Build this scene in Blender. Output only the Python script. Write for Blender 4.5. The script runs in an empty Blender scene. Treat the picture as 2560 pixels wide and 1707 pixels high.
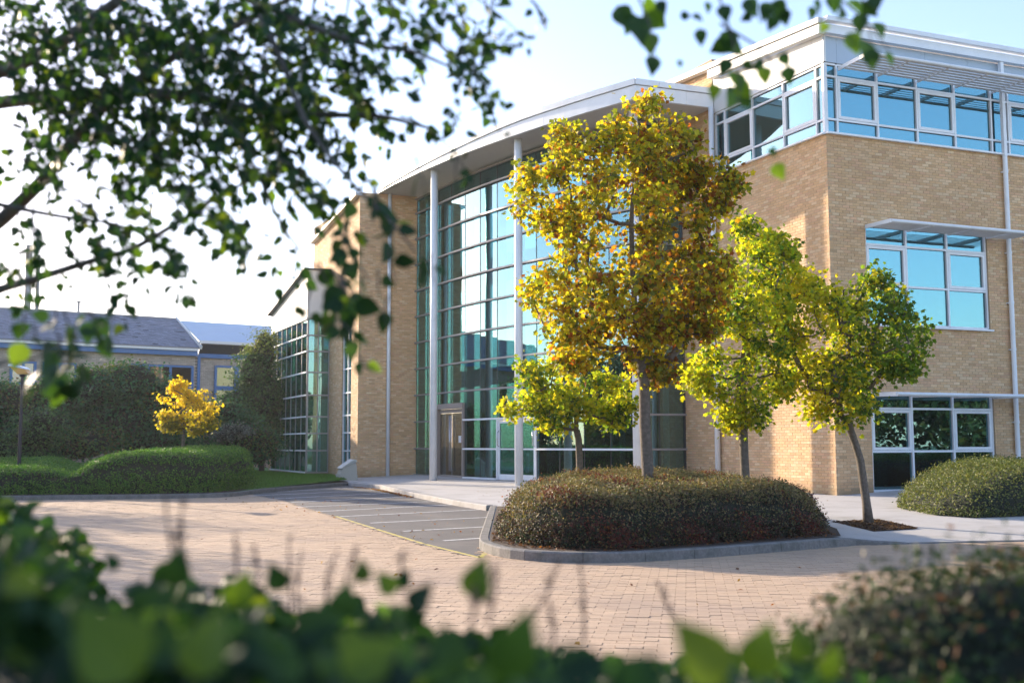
import bpy, bmesh, math, random
import numpy as np
from mathutils import Vector, Matrix

rng = np.random.default_rng(11)
random.seed(5)
S = bpy.context.scene
COL = S.collection
rad = math.radians

# ------------------------------------------------------------------ camera
EYE = np.array([0.0, 0.0, 1.38])
FPX, PITCH, ROLL = 2743.0, rad(5.312), rad(-0.146)
cp, sp, cr, sr = math.cos(PITCH), math.sin(PITCH), math.cos(ROLL), math.sin(ROLL)
FW = np.array([0, cp, sp]); UP0 = np.array([0, -sp, cp]); RT0 = np.array([1.0, 0, 0])
RT = cr*RT0 + sr*UP0; UPV = -sr*RT0 + cr*UP0
cam_d = bpy.data.cameras.new('camera')
cam = bpy.data.objects.new('camera', cam_d); COL.objects.link(cam)
cam_d.sensor_width = 36.0; cam_d.lens = FPX/2560*36.0
cam_d.clip_start = 0.05; cam_d.clip_end = 3000
cam.matrix_world = Matrix(((RT[0], UPV[0], -FW[0], EYE[0]), (RT[1], UPV[1], -FW[1], EYE[1]), (RT[2], UPV[2], -FW[2], EYE[2]), (0, 0, 0, 1)))
cam_d.dof.use_dof = True
cam_d.dof.focus_distance = 20.0
cam_d.dof.aperture_fstop = 2.4
S.camera = cam

# ------------------------------------------------------------------ sky, sun, exposure
SUN_AZ, SUN_EL = rad(-46), rad(16)          # azimuth from +Y towards +X
W = bpy.data.worlds.new('World'); S.world = W; W.use_nodes = True
nt = W.node_tree; nt.nodes.clear()
wo = nt.nodes.new('ShaderNodeOutputWorld'); bg = nt.nodes.new('ShaderNodeBackground')
sky = nt.nodes.new('ShaderNodeTexSky'); sky.sky_type = 'NISHITA'; sky.sun_disc = False
sky.sun_elevation = SUN_EL; sky.sun_rotation = SUN_AZ
sky.altitude = 50; sky.air_density = 1.0; sky.dust_density = 0.7; sky.ozone_density = 2.0
tc = nt.nodes.new('ShaderNodeTexCoord'); mp = nt.nodes.new('ShaderNodeMapping'); mp.inputs['Scale'].default_value = (1.2, 1.2, 4.2)
nz = nt.nodes.new('ShaderNodeTexNoise'); nz.inputs['Scale'].default_value = 2.3; nz.inputs['Detail'].default_value = 8; nz.inputs['Roughness'].default_value = 0.6
cr_ = nt.nodes.new('ShaderNodeValToRGB'); cr_.color_ramp.elements[0].position = 0.56; cr_.color_ramp.elements[1].position = 0.80
cr_.color_ramp.elements[1].color = (0.65, 0.65, 0.65, 1)
mx = nt.nodes.new('ShaderNodeMix'); mx.data_type = 'RGBA'
cl = nt.nodes.new('ShaderNodeMix'); cl.data_type = 'RGBA'; cl.blend_type = 'ADD'; cl.inputs[0].default_value = 1
nt.links.new(tc.outputs['Generated'], mp.inputs[0]); nt.links.new(mp.outputs[0], nz.inputs[0]); nt.links.new(nz.outputs[0], cr_.inputs[0])
nt.links.new(sky.outputs[0], cl.inputs[6]); cl.inputs[7].default_value = (2.4, 2.4, 2.5, 1)
nt.links.new(cr_.outputs[0], mx.inputs[0]); nt.links.new(sky.outputs[0], mx.inputs[6]); nt.links.new(cl.outputs[2], mx.inputs[7])
tn = nt.nodes.new('ShaderNodeMix'); tn.data_type = 'RGBA'; tn.blend_type = 'MULTIPLY'; tn.inputs[0].default_value = 1; tn.inputs[7].default_value = (1.10, .97, 1.0, 1)
nt.links.new(mx.outputs[2], tn.inputs[6]); nt.links.new(tn.outputs[2], bg.inputs[0]); bg.inputs[1].default_value = 0.15
nt.links.new(bg.outputs[0], wo.inputs[0])
sd = bpy.data.lights.new('sun', 'SUN'); so = bpy.data.objects.new('sun', sd); COL.objects.link(so)
sd.energy = 3.7; sd.angle = rad(0.55); sd.color = (1.0, 0.83, 0.62)
SUNV = Vector((math.sin(SUN_AZ)*math.cos(SUN_EL), math.cos(SUN_AZ)*math.cos(SUN_EL), math.sin(SUN_EL)))
so.rotation_euler = SUNV.to_track_quat('Z', 'Y').to_euler()
S.view_settings.view_transform = 'Standard'; S.view_settings.look = 'None'
S.view_settings.gamma = 1; S.view_settings.exposure = 1.5
S.cycles.use_denoising = True
S.cycles.max_bounces = 8; S.cycles.transparent_max_bounces = 16; S.cycles.glossy_bounces = 4; S.cycles.diffuse_bounces = 3
S.cycles.transmission_bounces = 5; S.cycles.caustics_reflective = False; S.cycles.caustics_refractive = False

# ------------------------------------------------------------------ survey helpers (photo pixel of 2560x1707 -> point in the place)
def ray(x, y): return FW + RT*((x-1280)/FPX) - UPV*((y-853.5)/FPX)
def G(x, y, z=0.0):
    d = ray(x, y); return EYE + d*((z-EYE[2])/d[2])
def D(x, y, dep):
    d = ray(x, y); return EYE + d*(dep/d[1])
def proj(P):
    v = np.atleast_2d(np.asarray(P, float))-EYE; w = v@FW
    return 1280+FPX*(v@RT)/w, 853.5-FPX*(v@UPV)/w, w
AXD, AYD = rad(90+24.45), rad(21.8)
uX = np.array([math.cos(AXD), math.sin(AXD)]); uY = np.array([math.cos(AYD), math.sin(AYD)])
nX = np.array([-uX[1], uX[0]])*1.0      # outward normal of the left-facing walls
nY = np.array([uY[1], -uY[0]])          # outward normal of the right-facing walls
if nX[0] > 0: nX = -nX
CC = np.array([8.24, 28.09]); KK = np.array([-6.15, 43.78])

# ------------------------------------------------------------------ materials
def mat(name, base=(.5, .5, .5), rough=.7, metal=0.0, noise=0.0, nscale=20, bump=0.0, bscale=80, attr=False, spec=.5, detail=5, dark=None, dscale=3, coords='Object'):
    m = bpy.data.materials.new(name); m.use_nodes = True
    n = m.node_tree; b = n.nodes['Principled BSDF']
    b.inputs['Roughness'].default_value = rough; b.inputs['Metallic'].default_value = metal
    b.inputs['Specular IOR Level'].default_value = spec
    tcn = n.nodes.new('ShaderNodeTexCoord')
    geo = n.nodes.new('ShaderNodeNewGeometry')
    src = geo.outputs['Position']
    if attr:
        a = n.nodes.new('ShaderNodeAttribute'); a.attribute_name = 'Col'; cur = a.outputs['Color']
    else:
        r = n.nodes.new('ShaderNodeRGB'); r.outputs[0].default_value = (*base, 1); cur = r.outputs[0]
    if noise > 0:
        t = n.nodes.new('ShaderNodeTexNoise'); t.inputs['Scale'].default_value = nscale; t.inputs['Detail'].default_value = detail
        n.links.new(src, t.inputs[0])
        mr = n.nodes.new('ShaderNodeMapRange'); mr.inputs[1].default_value = .3; mr.inputs[2].default_value = .7
        mr.inputs[3].default_value = 1-noise; mr.inputs[4].default_value = 1+noise
        n.links.new(t.outputs[0], mr.inputs[0])
        mm = n.nodes.new('ShaderNodeVectorMath'); mm.operation = 'SCALE'
        n.links.new(cur, mm.inputs[0]); n.links.new(mr.outputs[0], mm.inputs['Scale']); cur = mm.outputs[0]
    if dark is not None:
        t = n.nodes.new('ShaderNodeTexNoise'); t.inputs['Scale'].default_value = dscale; t.inputs['Detail'].default_value = 6; t.inputs['Roughness'].default_value = .65
        n.links.new(src, t.inputs[0])
        rp = n.nodes.new('ShaderNodeValToRGB'); rp.color_ramp.elements[0].position = .48; rp.color_ramp.elements[1].position = .72
        n.links.new(t.outputs[0], rp.inputs[0])
        mxn = n.nodes.new('ShaderNodeMix'); mxn.data_type = 'RGBA'; n.links.new(rp.outputs[0], mxn.inputs[0]); n.links.new(cur, mxn.inputs[6]); mxn.inputs[7].default_value = (*dark, 1)
        cur = mxn.outputs[2]
    n.links.new(cur, b.inputs['Base Color'])
    if bump > 0:
        t = n.nodes.new('ShaderNodeTexNoise'); t.inputs['Scale'].default_value = bscale; t.inputs['Detail'].default_value = 4
        n.links.new(src, t.inputs[0])
        bp = n.nodes.new('ShaderNodeBump'); bp.inputs['Strength'].default_value = bump; bp.inputs['Distance'].default_value = .01
        n.links.new(t.outputs[0], bp.inputs['Height']); n.links.new(bp.outputs[0], b.inputs['Normal'])
    return m

def leafmat(name, rough=.5, trans=.5, tint=(1.0, 1.0, .5), spec=.4):
    m = bpy.data.materials.new(name); m.use_nodes = True
    n = m.node_tree; b = n.nodes['Principled BSDF']; out = n.nodes['Material Output']
    a = n.nodes.new('ShaderNodeAttribute'); a.attribute_name = 'Col'
    n.links.new(a.outputs['Color'], b.inputs['Base Color']); b.inputs['Roughness'].default_value = rough
    b.inputs['Specular IOR Level'].default_value = spec
    t = n.nodes.new('ShaderNodeBsdfTranslucent')
    v = n.nodes.new('ShaderNodeVectorMath'); v.operation = 'MULTIPLY'; v.inputs[1].default_value = tint
    n.links.new(a.outputs['Color'], v.inputs[0]); n.links.new(v.outputs[0], t.inputs[0])
    ms = n.nodes.new('ShaderNodeMixShader'); ms.inputs[0].default_value = trans
    n.links.new(b.outputs[0], ms.inputs[1]); n.links.new(t.outputs[0], ms.inputs[2]); n.links.new(ms.outputs[0], out.inputs[0])
    return m

def glassmat(name, tint, refl, r0=.3, r1=1.0, rtint=(1, 1, 1), wob=.12):
    m = bpy.data.materials.new(name); m.use_nodes = True
    n = m.node_tree; n.nodes.clear(); out = n.nodes.new('ShaderNodeOutputMaterial')
    tr = n.nodes.new('ShaderNodeBsdfTransparent'); tr.inputs[0].default_value = (*tint, 1)
    gl = n.nodes.new('ShaderNodeBsdfGlossy'); gl.inputs['Roughness'].default_value = 0.0; gl.inputs['Color'].default_value = (*rtint, 1)
    lw = n.nodes.new('ShaderNodeLayerWeight'); lw.inputs[0].default_value = .35
    mr = n.nodes.new('ShaderNodeMapRange'); mr.inputs[3].default_value = r0; mr.inputs[4].default_value = r1
    n.links.new(lw.outputs['Fresnel'], mr.inputs[0])
    geo = n.nodes.new('ShaderNodeNewGeometry'); t = n.nodes.new('ShaderNodeTexNoise'); t.inputs['Scale'].default_value = 1.3; t.inputs['Detail'].default_value = 1
    n.links.new(geo.outputs['Position'], t.inputs[0])
    bp = n.nodes.new('ShaderNodeBump'); bp.inputs['Strength'].default_value = wob; bp.inputs['Distance'].default_value = .012
    n.links.new(t.outputs[0], bp.inputs['Height']); n.links.new(bp.outputs[0], gl.inputs['Normal'])
    ms = n.nodes.new('ShaderNodeMixShader'); n.links.new(mr.outputs[0], ms.inputs[0]); n.links.new(tr.outputs[0], ms.inputs[1]); n.links.new(gl.outputs[0], ms.inputs[2])
    n.links.new(ms.outputs[0], out.inputs[0])
    return m

M = {}
M['brick'] = mat('brick', rough=.85, attr=True, noise=.12, nscale=60, bump=.3, bscale=150)
M['mortar'] = mat('mortar', (.46, .34, .22), .95, noise=.15, nscale=30)
M['white_metal'] = mat('white_metal', (.84, .86, .88), .4, noise=.03, nscale=3, dark=(.74, .76, .78), dscale=1.2)
M['panel'] = mat('panel', (.74, .73, .70), .38, noise=.03, nscale=1.5)
M['blue_panel'] = mat('blue_panel', (.42, .50, .58), .4, noise=.03, nscale=1.5)
M['soffit'] = mat('soffit', (.62, .60, .57), .6, noise=.03, nscale=4)
M['grey_metal'] = mat('grey_metal', (.30, .29, .29), .4, .3, noise=.05, nscale=10)
M['dark_metal'] = mat('dark_metal', (.05, .055, .065), .4, .2)
M['silver'] = mat('silver', (.6, .6, .62), .25, .8)
M['glass'] = glassmat('glass', (.36, .66, .64), 1, .24, .8, (.58, .82, .88))
M['glass_dark'] = glassmat('glass_dark', (.15, .48, .50), 1, .34, .85, (.34, .68, .76))
M['glass_tower'] = glassmat('glass_tower', (.20, .56, .52), 1, .20, .6, (.6, .9, .92))
M['glass_clear'] = glassmat('glass_clear', (.24, .26, .27), 1, .10, .8, (1, 1, 1), .05)
M['concrete'] = mat('concrete', (.42, .40, .38), .9, noise=.1, nscale=25, bump=.3, dark=(.30, .28, .25), dscale=2)
M['pavement'] = mat('pavement', (.50, .48, .46), .9, noise=.10, nscale=160, bump=.2, bscale=220, dark=(.36, .34, .31), dscale=.9)
M['kerb'] = mat('kerb', (.20, .19, .18), .9, noise=.18, nscale=30, bump=.4, dark=(.10, .105, .09), dscale=4)
M['asphalt'] = mat('asphalt', (.135, .125, .118), .85, noise=.25, nscale=130, bump=.5, bscale=250, dark=(.20, .18, .16), dscale=.8)
M['paint'] = mat('paint', (.78, .78, .76), .7, noise=.12, nscale=40, dark=(.35, .34, .32), dscale=9)
M['yellow_paint'] = mat('yellow_paint', (.62, .50, .12), .7, noise=.15, nscale=40, dark=(.35, .30, .2), dscale=6)
M['paver'] = mat('paver', rough=.88, attr=True, noise=.10, nscale=70, bump=.25, bscale=160, dark=(.40, .29, .21), dscale=.55)
M['sand'] = mat('sand', (.27, .205, .15), .95, noise=.2, nscale=50)
M['soil'] = mat('soil', (.07, .045, .03), .95, noise=.4, nscale=30, bump=.8, bscale=40)
M['lawn'] = mat('lawn', (.07, .16, .025), .9, noise=.25, nscale=5, bump=.6, bscale=60)
M['terrain'] = mat('terrain', (.06, .10, .03), .95, noise=.3, nscale=.5)
M['bark'] = mat('bark', (.15, .12, .095), .9, noise=.3, nscale=22, bump=.8, bscale=45, dark=(.10, .085, .06), dscale=14)
M['bark_dark'] = mat('bark_dark', (.10, .085, .07), .9, noise=.35, nscale=18, bump=.8, bscale=50, dark=(.16, .15, .13), dscale=8)
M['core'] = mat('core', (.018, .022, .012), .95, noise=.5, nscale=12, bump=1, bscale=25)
M['twig'] = mat('twig', (.085, .055, .045), .9, noise=.3, nscale=30)
M['leaf'] = leafmat('leaf')
M['leaf_maple'] = leafmat('leaf_maple', .5, .66, (1.3, 1.3, .5), .3)
M['leaf_fore'] = leafmat('leaf_fore', .5, .38, (1.05, 1.15, .35), .22)
M['leaf_hedge'] = leafmat('leaf_hedge', .55, .35, (1.0, 1.0, .5))
M['slate'] = mat('slate', rough=.75, attr=True, noise=.15, nscale=12)
M['blue_trim'] = mat('blue_trim', (.055, .16, .36), .5, noise=.05, nscale=3)
M['dark_brick_far'] = mat('far_brick', rough=.9, attr=True, noise=.1, nscale=30)
M['black_metal'] = mat('black_metal', (.012, .014, .03), .4)
M['lamp_glass'] = mat('lamp_glass', (.90, .50, .16), .4)
M['interior'] = mat('interior', (.34, .36, .35), .8)
M['interior_dark'] = mat('interior_dark', (.10, .11, .11), .7)
M['carpet'] = mat('carpet', (.16, .17, .17), .9)
M['blind'] = mat('blind', (.55, .58, .58), .8)
M['poster'] = mat('poster', (.10, .40, .75), .5)
M['paper'] = mat('paper', (.75, .75, .74), .6)
M['red_paper'] = mat('red_paper', (.55, .05, .12), .6)

# ------------------------------------------------------------------ object helpers
ORI = {}
def tag(o, label=None, cat=None, group=None, kind=None):
    if label: o['label'] = label
    if cat: o['category'] = cat
    if group: o['group'] = group
    if kind: o['kind'] = kind
    return o
def link(o, parent=None, world=(0, 0, 0)):
    COL.objects.link(o)
    w = Vector(world)
    ORI[o.name] = w
    if parent is not None:
        o.parent = parent; o.location = w - ORI[parent.name]
    else:
        o.location = w
    return o
def empty(name, loc, label=None, cat=None, group=None, parent=None):
    o = bpy.data.objects.new(name, None); o.empty_display_size = .3
    link(o, parent, loc); return tag(o, label, cat, group)

def np_mesh(name, verts, faces, m, cols=None, smooth=False):
    """faces: int array (n,k) or list of such arrays"""
    me = bpy.data.meshes.new(name)
    fl = faces if isinstance(faces, list) else [faces]
    fl = [np.asarray(f, dtype=np.int32) for f in fl if len(f)]
    v = np.asarray(verts, dtype=np.float32)
    me.vertices.add(len(v)); me.vertices.foreach_set('co', v.ravel())
    nl = sum(f.size for f in fl); npoly = sum(len(f) for f in fl)
    me.loops.add(nl); me.polygons.add(npoly)
    me.loops.foreach_set('vertex_index', np.concatenate([f.ravel() for f in fl]))
    tot = np.concatenate([np.full(len(f), f.shape[1], dtype=np.int32) for f in fl])
    st = np.concatenate([[0], np.cumsum(tot)[:-1]]).astype(np.int32)
    me.polygons.foreach_set('loop_start', st)
    me.polygons.foreach_set('use_smooth', np.full(npoly, bool(smooth)))
    me.update(calc_edges=True)
    if cols is not None:
        ca = me.color_attributes.new('Col', 'FLOAT_COLOR', 'POINT')
        c = np.ones((len(v), 4), dtype=np.float32); c[:, :3] = cols
        ca.data.foreach_set('color', c.ravel())
    me.materials.append(m)
    return me
def mobj(name, me, parent=None, world=(0, 0, 0)):
    o = bpy.data.objects.new(name, me); return link(o, parent, world)

CUBE_V = np.array([[x, y, z] for x in (-.5, .5) for y in (-.5, .5) for z in (-.5, .5)])
CUBE_F = np.array([[0, 1, 3, 2], [4, 6, 7, 5], [0, 4, 5, 1], [2, 3, 7, 6], [0, 2, 6, 4], [1, 5, 7, 3]])

class MB:
    def __init__(s): s.v = []; s.f4 = []; s.f3 = []; s.c = []; s.n = 0
    def add(s, v, f4=None, f3=None, col=None):
        v = np.asarray(v, float)
        if f4 is not None and len(f4): s.f4.append(np.asarray(f4)+s.n)
        if f3 is not None and len(f3): s.f3.append(np.asarray(f3)+s.n)
        s.v.append(v); s.n += len(v)
        if col is not None: s.c.append(np.broadcast_to(np.asarray(col, float), (len(v), 3)))
    def box(s, c, size, u=(1, 0), col=None):
        """c centre, size (along u, across, up), u plan direction"""
        u = np.asarray(u, float); w = np.array([-u[1], u[0]])
        v = CUBE_V*np.asarray(size, float)
        P = np.empty_like(v); P[:, :2] = np.outer(v[:, 0], u)+np.outer(v[:, 1], w); P[:, 2] = v[:, 2]
        s.add(P+np.asarray(c, float), CUBE_F, col=col)
    def bar(s, a, b, w, h=None, col=None):
        """rectangular bar from a to b"""
        a = np.asarray(a, float); b = np.asarray(b, float); d = b-a; L = np.linalg.norm(d); d = d/L
        ref = np.array([0, 0, 1.0]) if abs(d[2]) < .95 else np.array([1.0, 0, 0])
        x = np.cross(d, ref); x /= np.linalg.norm(x); y = np.cross(x, d)
        h = h or w; v = CUBE_V
        P = a+np.outer((v[:, 0]+.5)*L, d)+np.outer(v[:, 1]*w, x)+np.outer(v[:, 2]*h, y)
        s.add(P, CUBE_F, col=col)
    def tube(s, pts, rs, k=8, cap=True, col=None):
        pts = np.asarray(pts, float); n = len(pts); rs = np.broadcast_to(rs, n)
        t = np.gradient(pts, axis=0); t /= np.linalg.norm(t, axis=1)[:, None]+1e-9
        ref = np.array([0, 0, 1.0]) if abs(t[0][2]) < .9 else np.array([1.0, 0, 0])
        V = []
        x = np.cross(t[0], ref); x /= np.linalg.norm(x)
        for i in range(n):
            x = x-t[i]*(x@t[i]); x /= np.linalg.norm(x)+1e-9; y = np.cross(t[i], x)
            a = np.arange(k)*2*math.pi/k
            V.append(pts[i]+rs[i]*(np.outer(np.cos(a), x)+np.outer(np.sin(a), y)))
        V = np.concatenate(V); F = []
        for i in range(n-1):
            for j in range(k):
                F.append([i*k+j, i*k+(j+1) % k, (i+1)*k+(j+1) % k, (i+1)*k+j])
        T = []
        if cap:
            for j in range(1, k-1): T.append([0, j+1, j]); T.append([(n-1)*k, (n-1)*k+j, (n-1)*k+j+1])
        s.add(V, F, T, col=col)
    def mesh(s, name, m, smooth=False, origin=(0, 0, 0)):
        v = np.concatenate(s.v)-np.asarray(origin, float)
        fl = ([np.concatenate(s.f4)] if s.f4 else [])+([np.concatenate(s.f3)] if s.f3 else [])
        return np_mesh(name, v, fl, m, np.concatenate(s.c) if s.c else None, smooth)
    def build(s, name, m, parent=None, smooth=False, origin=None, label=None, cat=None, group=None, kind=None):
        if origin is None:
            allv = np.concatenate(s.v); origin = ((allv[:, 0].min()+allv[:, 0].max())/2, (allv[:, 1].min()+allv[:, 1].max())/2, allv[:, 2].min())
        origin = tuple(float(q) for q in origin)
        o = mobj(name, s.mesh(name, m, smooth, origin), parent, origin)
        return tag(o, label, cat, group, kind)

_unit = {}
def boxobj(name, m, parent, c, size, u=(1, 0), tilt=0):
    """one box = one object, all boxes of a material share a mesh"""
    if m.name not in _unit: _unit[m.name] = np_mesh('unit_box', CUBE_V, CUBE_F, m)
    o = bpy.data.objects.new(name, _unit[m.name]); link(o, parent, c)
    o.rotation_euler = (tilt, 0, math.atan2(u[1], u[0])); o.scale = size
    return o
def p3(p2, z): return np.array([p2[0], p2[1], z])

def poly_sheet(name, pts, z, m, zf=None, step=1.0, parent=None, **kw):
    """flat polygon, optionally cut into a grid and lifted by zf(x,y)"""
    bm = bmesh.new(); vs = [bm.verts.new((p[0], p[1], 0)) for p in pts]; bm.faces.new(vs)
    if zf:
        P = np.array(pts)
        for ax in (0, 1):
            for c in np.arange(math.floor(P[:, ax].min())+step, P[:, ax].max(), step):
                co = (c, 0, 0) if ax == 0 else (0, c, 0); no = (1, 0, 0) if ax == 0 else (0, 1, 0)
                bmesh.ops.bisect_plane(bm, geom=bm.verts[:]+bm.edges[:]+bm.faces[:], plane_co=co, plane_no=no)
        for v in bm.verts: v.co.z = zf(v.co.x, v.co.y)
    bmesh.ops.triangulate(bm, faces=bm.faces[:])
    bmesh.ops.recalc_face_normals(bm, faces=bm.faces[:])
    if sum(f.normal.z for f in bm.faces) < 0: bmesh.ops.reverse_faces(bm, faces=bm.faces[:])
    me = bpy.data.meshes.new(name); bm.to_mesh(me); bm.free(); me.materials.append(m)
    o = mobj(name, me, parent, (0, 0, z)); return tag(o, **kw)
def inpoly(x, y, poly):
    x = np.asarray(x); y = np.asarray(y); r = np.zeros(x.shape, bool); P = np.asarray(poly); n = len(P); j = n-1
    for i in range(n):
        xi, yi = P[i]; xj, yj = P[j]
        c = ((yi > y) != (yj > y)) & (x < (xj-xi)*(y-yi)/(yj-yi+1e-12)+xi); r ^= c; j = i
    return r

def pieces(name, stuffname, proto_v, proto_f, T, R, cols, m, parent, nmax=300, nvar=6, single_ok=None, origin=None):
    """T (n,3) positions, R (n,3,3) matrices; the nmax that show largest become objects, the rest one joined mesh"""
    n = len(T); T = np.asarray(T, float); R = np.asarray(R, float)
    x, y, w = proj(T)
    inv = (w > .3) & (x > 0) & (x < 2560) & (y > 0) & (y < 1707)
    sz = np.cbrt(np.abs(np.linalg.det(R)))
    score = np.where(inv, sz/np.maximum(w, .3), -1)
    if single_ok is not None: score = np.where(single_ok, score, -1)
    order = np.argsort(-score); single = order[:nmax]; single = single[score[single] > 0]
    rest = np.setdiff1d(np.arange(n), single)
    if len(rest):
        V = np.einsum('nij,kj->nki', R[rest], proto_v)+T[rest][:, None, :]
        k = len(proto_v)
        fl = proto_f if isinstance(proto_f, list) else [proto_f]
        F = [(np.asarray(f)[None]+(np.arange(len(rest))*k)[:, None, None]).reshape(-1, np.asarray(f).shape[1]) for f in fl]
        C = np.repeat(cols[rest], k, axis=0)
        o0 = np.array(origin if origin is not None else (ORI[parent.name] if parent is not None else (0, 0, 0)), float)
        me = np_mesh(stuffname, V.reshape(-1, 3)-o0, F, m, C)
        o = mobj(stuffname, me, parent, tuple(o0)); tag(o, kind='stuff')
    if len(single):
        cs = cols[single]
        lum = cs.sum(1); q = np.argsort(lum); groups = np.array_split(q, nvar)
        for g in groups:
            if not len(g): continue
            cc = cs[g].mean(0)
            # shade variants share one mesh each
            me = np_mesh(name, proto_v, proto_f, m, np.tile(cc, (len(proto_v), 1)))
            for gi in g:
                i = single[gi]; o = bpy.data.objects.new(name, me); link(o, parent, tuple(T[i]))
                Mx = Matrix(R[i].tolist())
                loc = o.location.copy()
                o.matrix_local = Matrix.Translation(loc) @ Mx.to_4x4()

# ================================================================== GROUND
def zpave(x, y):
    d = .737*x+.676*y-25.08
    z = min(.15, max(0, .05+.05*d))
    f = min(1, max(0, (x-4.7)/1.1))*min(1, max(0, (21.5-y)/3.8))
    return z-.108*f
terrain_pts = [(-400, -300), (400, -300), (400, 500), (-400, 500)]
poly_sheet('ground', terrain_pts, -.30, M['terrain'], kind='structure')

LK = [(-13.9, 30.3), (-9.9, 30.7), (-8.35, 31.4), (-8.02, 32.2), (-7.82, 34.26), (-7.0, 37.15), (-5.95, 40.4)]     # kerb line along hedge and lawn
PK = [(-5.95, 40.4), (-4.33, 37.33), (-2.61, 31.2), (-1.29, 27.2), (-.45, 25.0)]                               # pavement kerb at the bays
ISL = [(-.42, 24.6), (-.42, 16.4), (-.39, 15.65), (-.05, 14.6), (.54, 14.12), (1.40, 14.05), (2.48, 14.67), (3.74, 15.5), (5.0, 16.36)]
FRONT = [(5.0, 16.36), (7.8, 16.96), (10.9, 17.8), (15.2, 19.0), (22, 20.9)]
BND = [(-9.6, 30.8), (-8.91, 31.2)]
BND = [G(585, 1228, -.12)[:2], G(700, 1250, -.12)[:2], G(830, 1290, -.12)[:2], G(930, 1322, -.12)[:2], G(1050, 1360, -.12)[:2], G(1190, 1395, -.12)[:2], (-.42, 15.5)]
BND = [tuple(b) for b in BND]
road_pts = [(-45, 2), (30, 2), (30, 22)] + [(22, 20.9)] + list(reversed(FRONT))[1:] + list(reversed(ISL))[1:] + list(reversed(PK)) + list(reversed(LK))[1:] + [(-45, 28)]
poly_sheet('road', road_pts, -.142, M['asphalt'], kind='structure')
road = bpy.data.objects['road']
# white bay lines and the yellow edge strip, 4 mm above the asphalt
def stripe(name, a, b, w, m, z=-.138, parent=None):
    a = np.array(a); b = np.array(b); d = (b-a)/np.linalg.norm(b-a); n = np.array([-d[1], d[0]])*w/2
    v = [(*(a-n), 0), (*(b-n), 0), (*(b+n), 0), (*(a+n), 0)]
    c = (a+b)/2
    me = np_mesh(name, np.array(v)-np.array([c[0], c[1], 0]), np.array([[0, 1, 2, 3]]), m)
    return mobj(name, me, parent, (c[0], c[1], z))
# asphalt bays sit 2 cm over the base sheet so that the pavers finish level with them
bay_pts = BND + list(reversed(PK+[(-.42, 24.6)]))[0:0] + [(-.42, 24.6)] + list(reversed(PK)) + [(-7.0, 37.15), (-7.82, 34.26), (-8.02, 32.2), (-8.35, 31.4)]
pbays = poly_sheet('parking_bays', bay_pts, -.122, M['asphalt'], kind='structure')
for (a, b) in (((592, 1233), (892, 1218.7)), ((623, 1239), (960, 1223.8)), ((656, 1247.6), (1010, 1230)), ((696, 1257), (1070, 1238)), ((742, 1267), (1150, 1250)),
               ((792, 1278), (1236, 1255.5)), ((850, 1290.5), (1250, 1270.6)), ((926, 1306.6), (1246, 1291)), ((1008, 1327), (1248, 1314)), ((1109, 1350.6), (1250, 1341))):
    p, q = G(*a, -.118)[:2], G(*b, -.118)[:2]
    stripe('bay_line', p, q, .10, M['paint'], -.118, pbays)
for i in range(2, 6):
    a, b = np.array(BND[i]), np.array(BND[i+1] if i+1 < len(BND) else BND[i])
    stripe('edge_line', a+(b-a)*.02+[.06, .04], b-(b-a)*.02+[.06, .04], .07, M['yellow_paint'], -.1175, pbays)

# block paving
LEFTEDGE = [(-13.7, 30.6), (-5.35, 13.2), (-3.2, 7.5), (-2.2, 3.0)]
pav_poly = LEFTEDGE + [(24, 3.0), (24, 21.3)] + list(reversed(FRONT))[0:] + list(reversed(ISL))[1:-1] + [(-.42, 15.55)] + list(reversed(BND))[1:] + [(-9.9, 30.7)]
pav_poly_in = pav_poly
poly_sheet('paving', pav_poly, -.136, M['sand'], kind='structure')
paving = bpy.data.objects['paving']
ang = rad(-9); ca, sa = math.cos(ang), math.sin(ang)
bl, bw = .206, .104
ii, jj = np.meshgrid(np.arange(-170, 170), np.arange(-330, 330), indexing='ij')
lx = (ii+.5*(jj % 2))*bl; ly = jj*bw
wx = lx*ca-ly*sa+0; wy = lx*sa+ly*ca+18
keep = inpoly(wx, wy, pav_poly_in)
px_, py_, pw_ = proj(np.stack([wx.ravel(), wy.ravel(), np.full(wx.size, -.11)], 1))
px_ = px_.reshape(wx.shape); keep &= (px_ > -500) & (px_ < 3050) & (pw_.reshape(wx.shape) > 3)
wx, wy = wx[keep], wy[keep]; n = len(wx)
BOX5 = CUBE_F[[0, 1, 2, 3, 5]]
T = np.stack([wx, wy, np.full(n, -.128)+rng.normal(0, .0012, n)], 1)
tl = rng.normal(0, .004, (n, 2))
R = np.zeros((n, 3, 3)); R[:, 0, 0] = ca; R[:, 0, 1] = -sa; R[:, 1, 0] = sa; R[:, 1, 1] = ca; R[:, 2, 2] = 1; R[:, 2, 0] = tl[:, 0]; R[:, 2, 1] = tl[:, 1]
base = np.array([[.52, .365, .24], [.535, .38, .25], [.505, .355, .235], [.52, .37, .245], [.49, .35, .235]])
cols = base[rng.integers(0, 5, n)]*rng.normal(1, .035, (n, 1))
pieces('paver', 'paver_blocks', CUBE_V*np.array([.2015, .0995, .02]), BOX5, T, R, cols, M['paver'], paving, 300)
# left bay strip lines
lb = poly_sheet('side_bays', [(-13.75, 30.55), (-5.4, 13.1), (-3.25, 7.4), (-2.25, 2.9), (-40, 2.9), (-40, 28), (-14.2, 30.3)], -.124, M['asphalt'], kind='structure')
for y0 in (29.3, 27.0, 24.7, 22.4, 20.1, 17.8, 15.5, 13.2):
    xe = -13.7+(30.6-y0)*.4797
    stripe('bay_line', (xe-.1, y0), (xe-5.2, y0-1.2), .08, M['paint'], -.120, lb)

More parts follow.
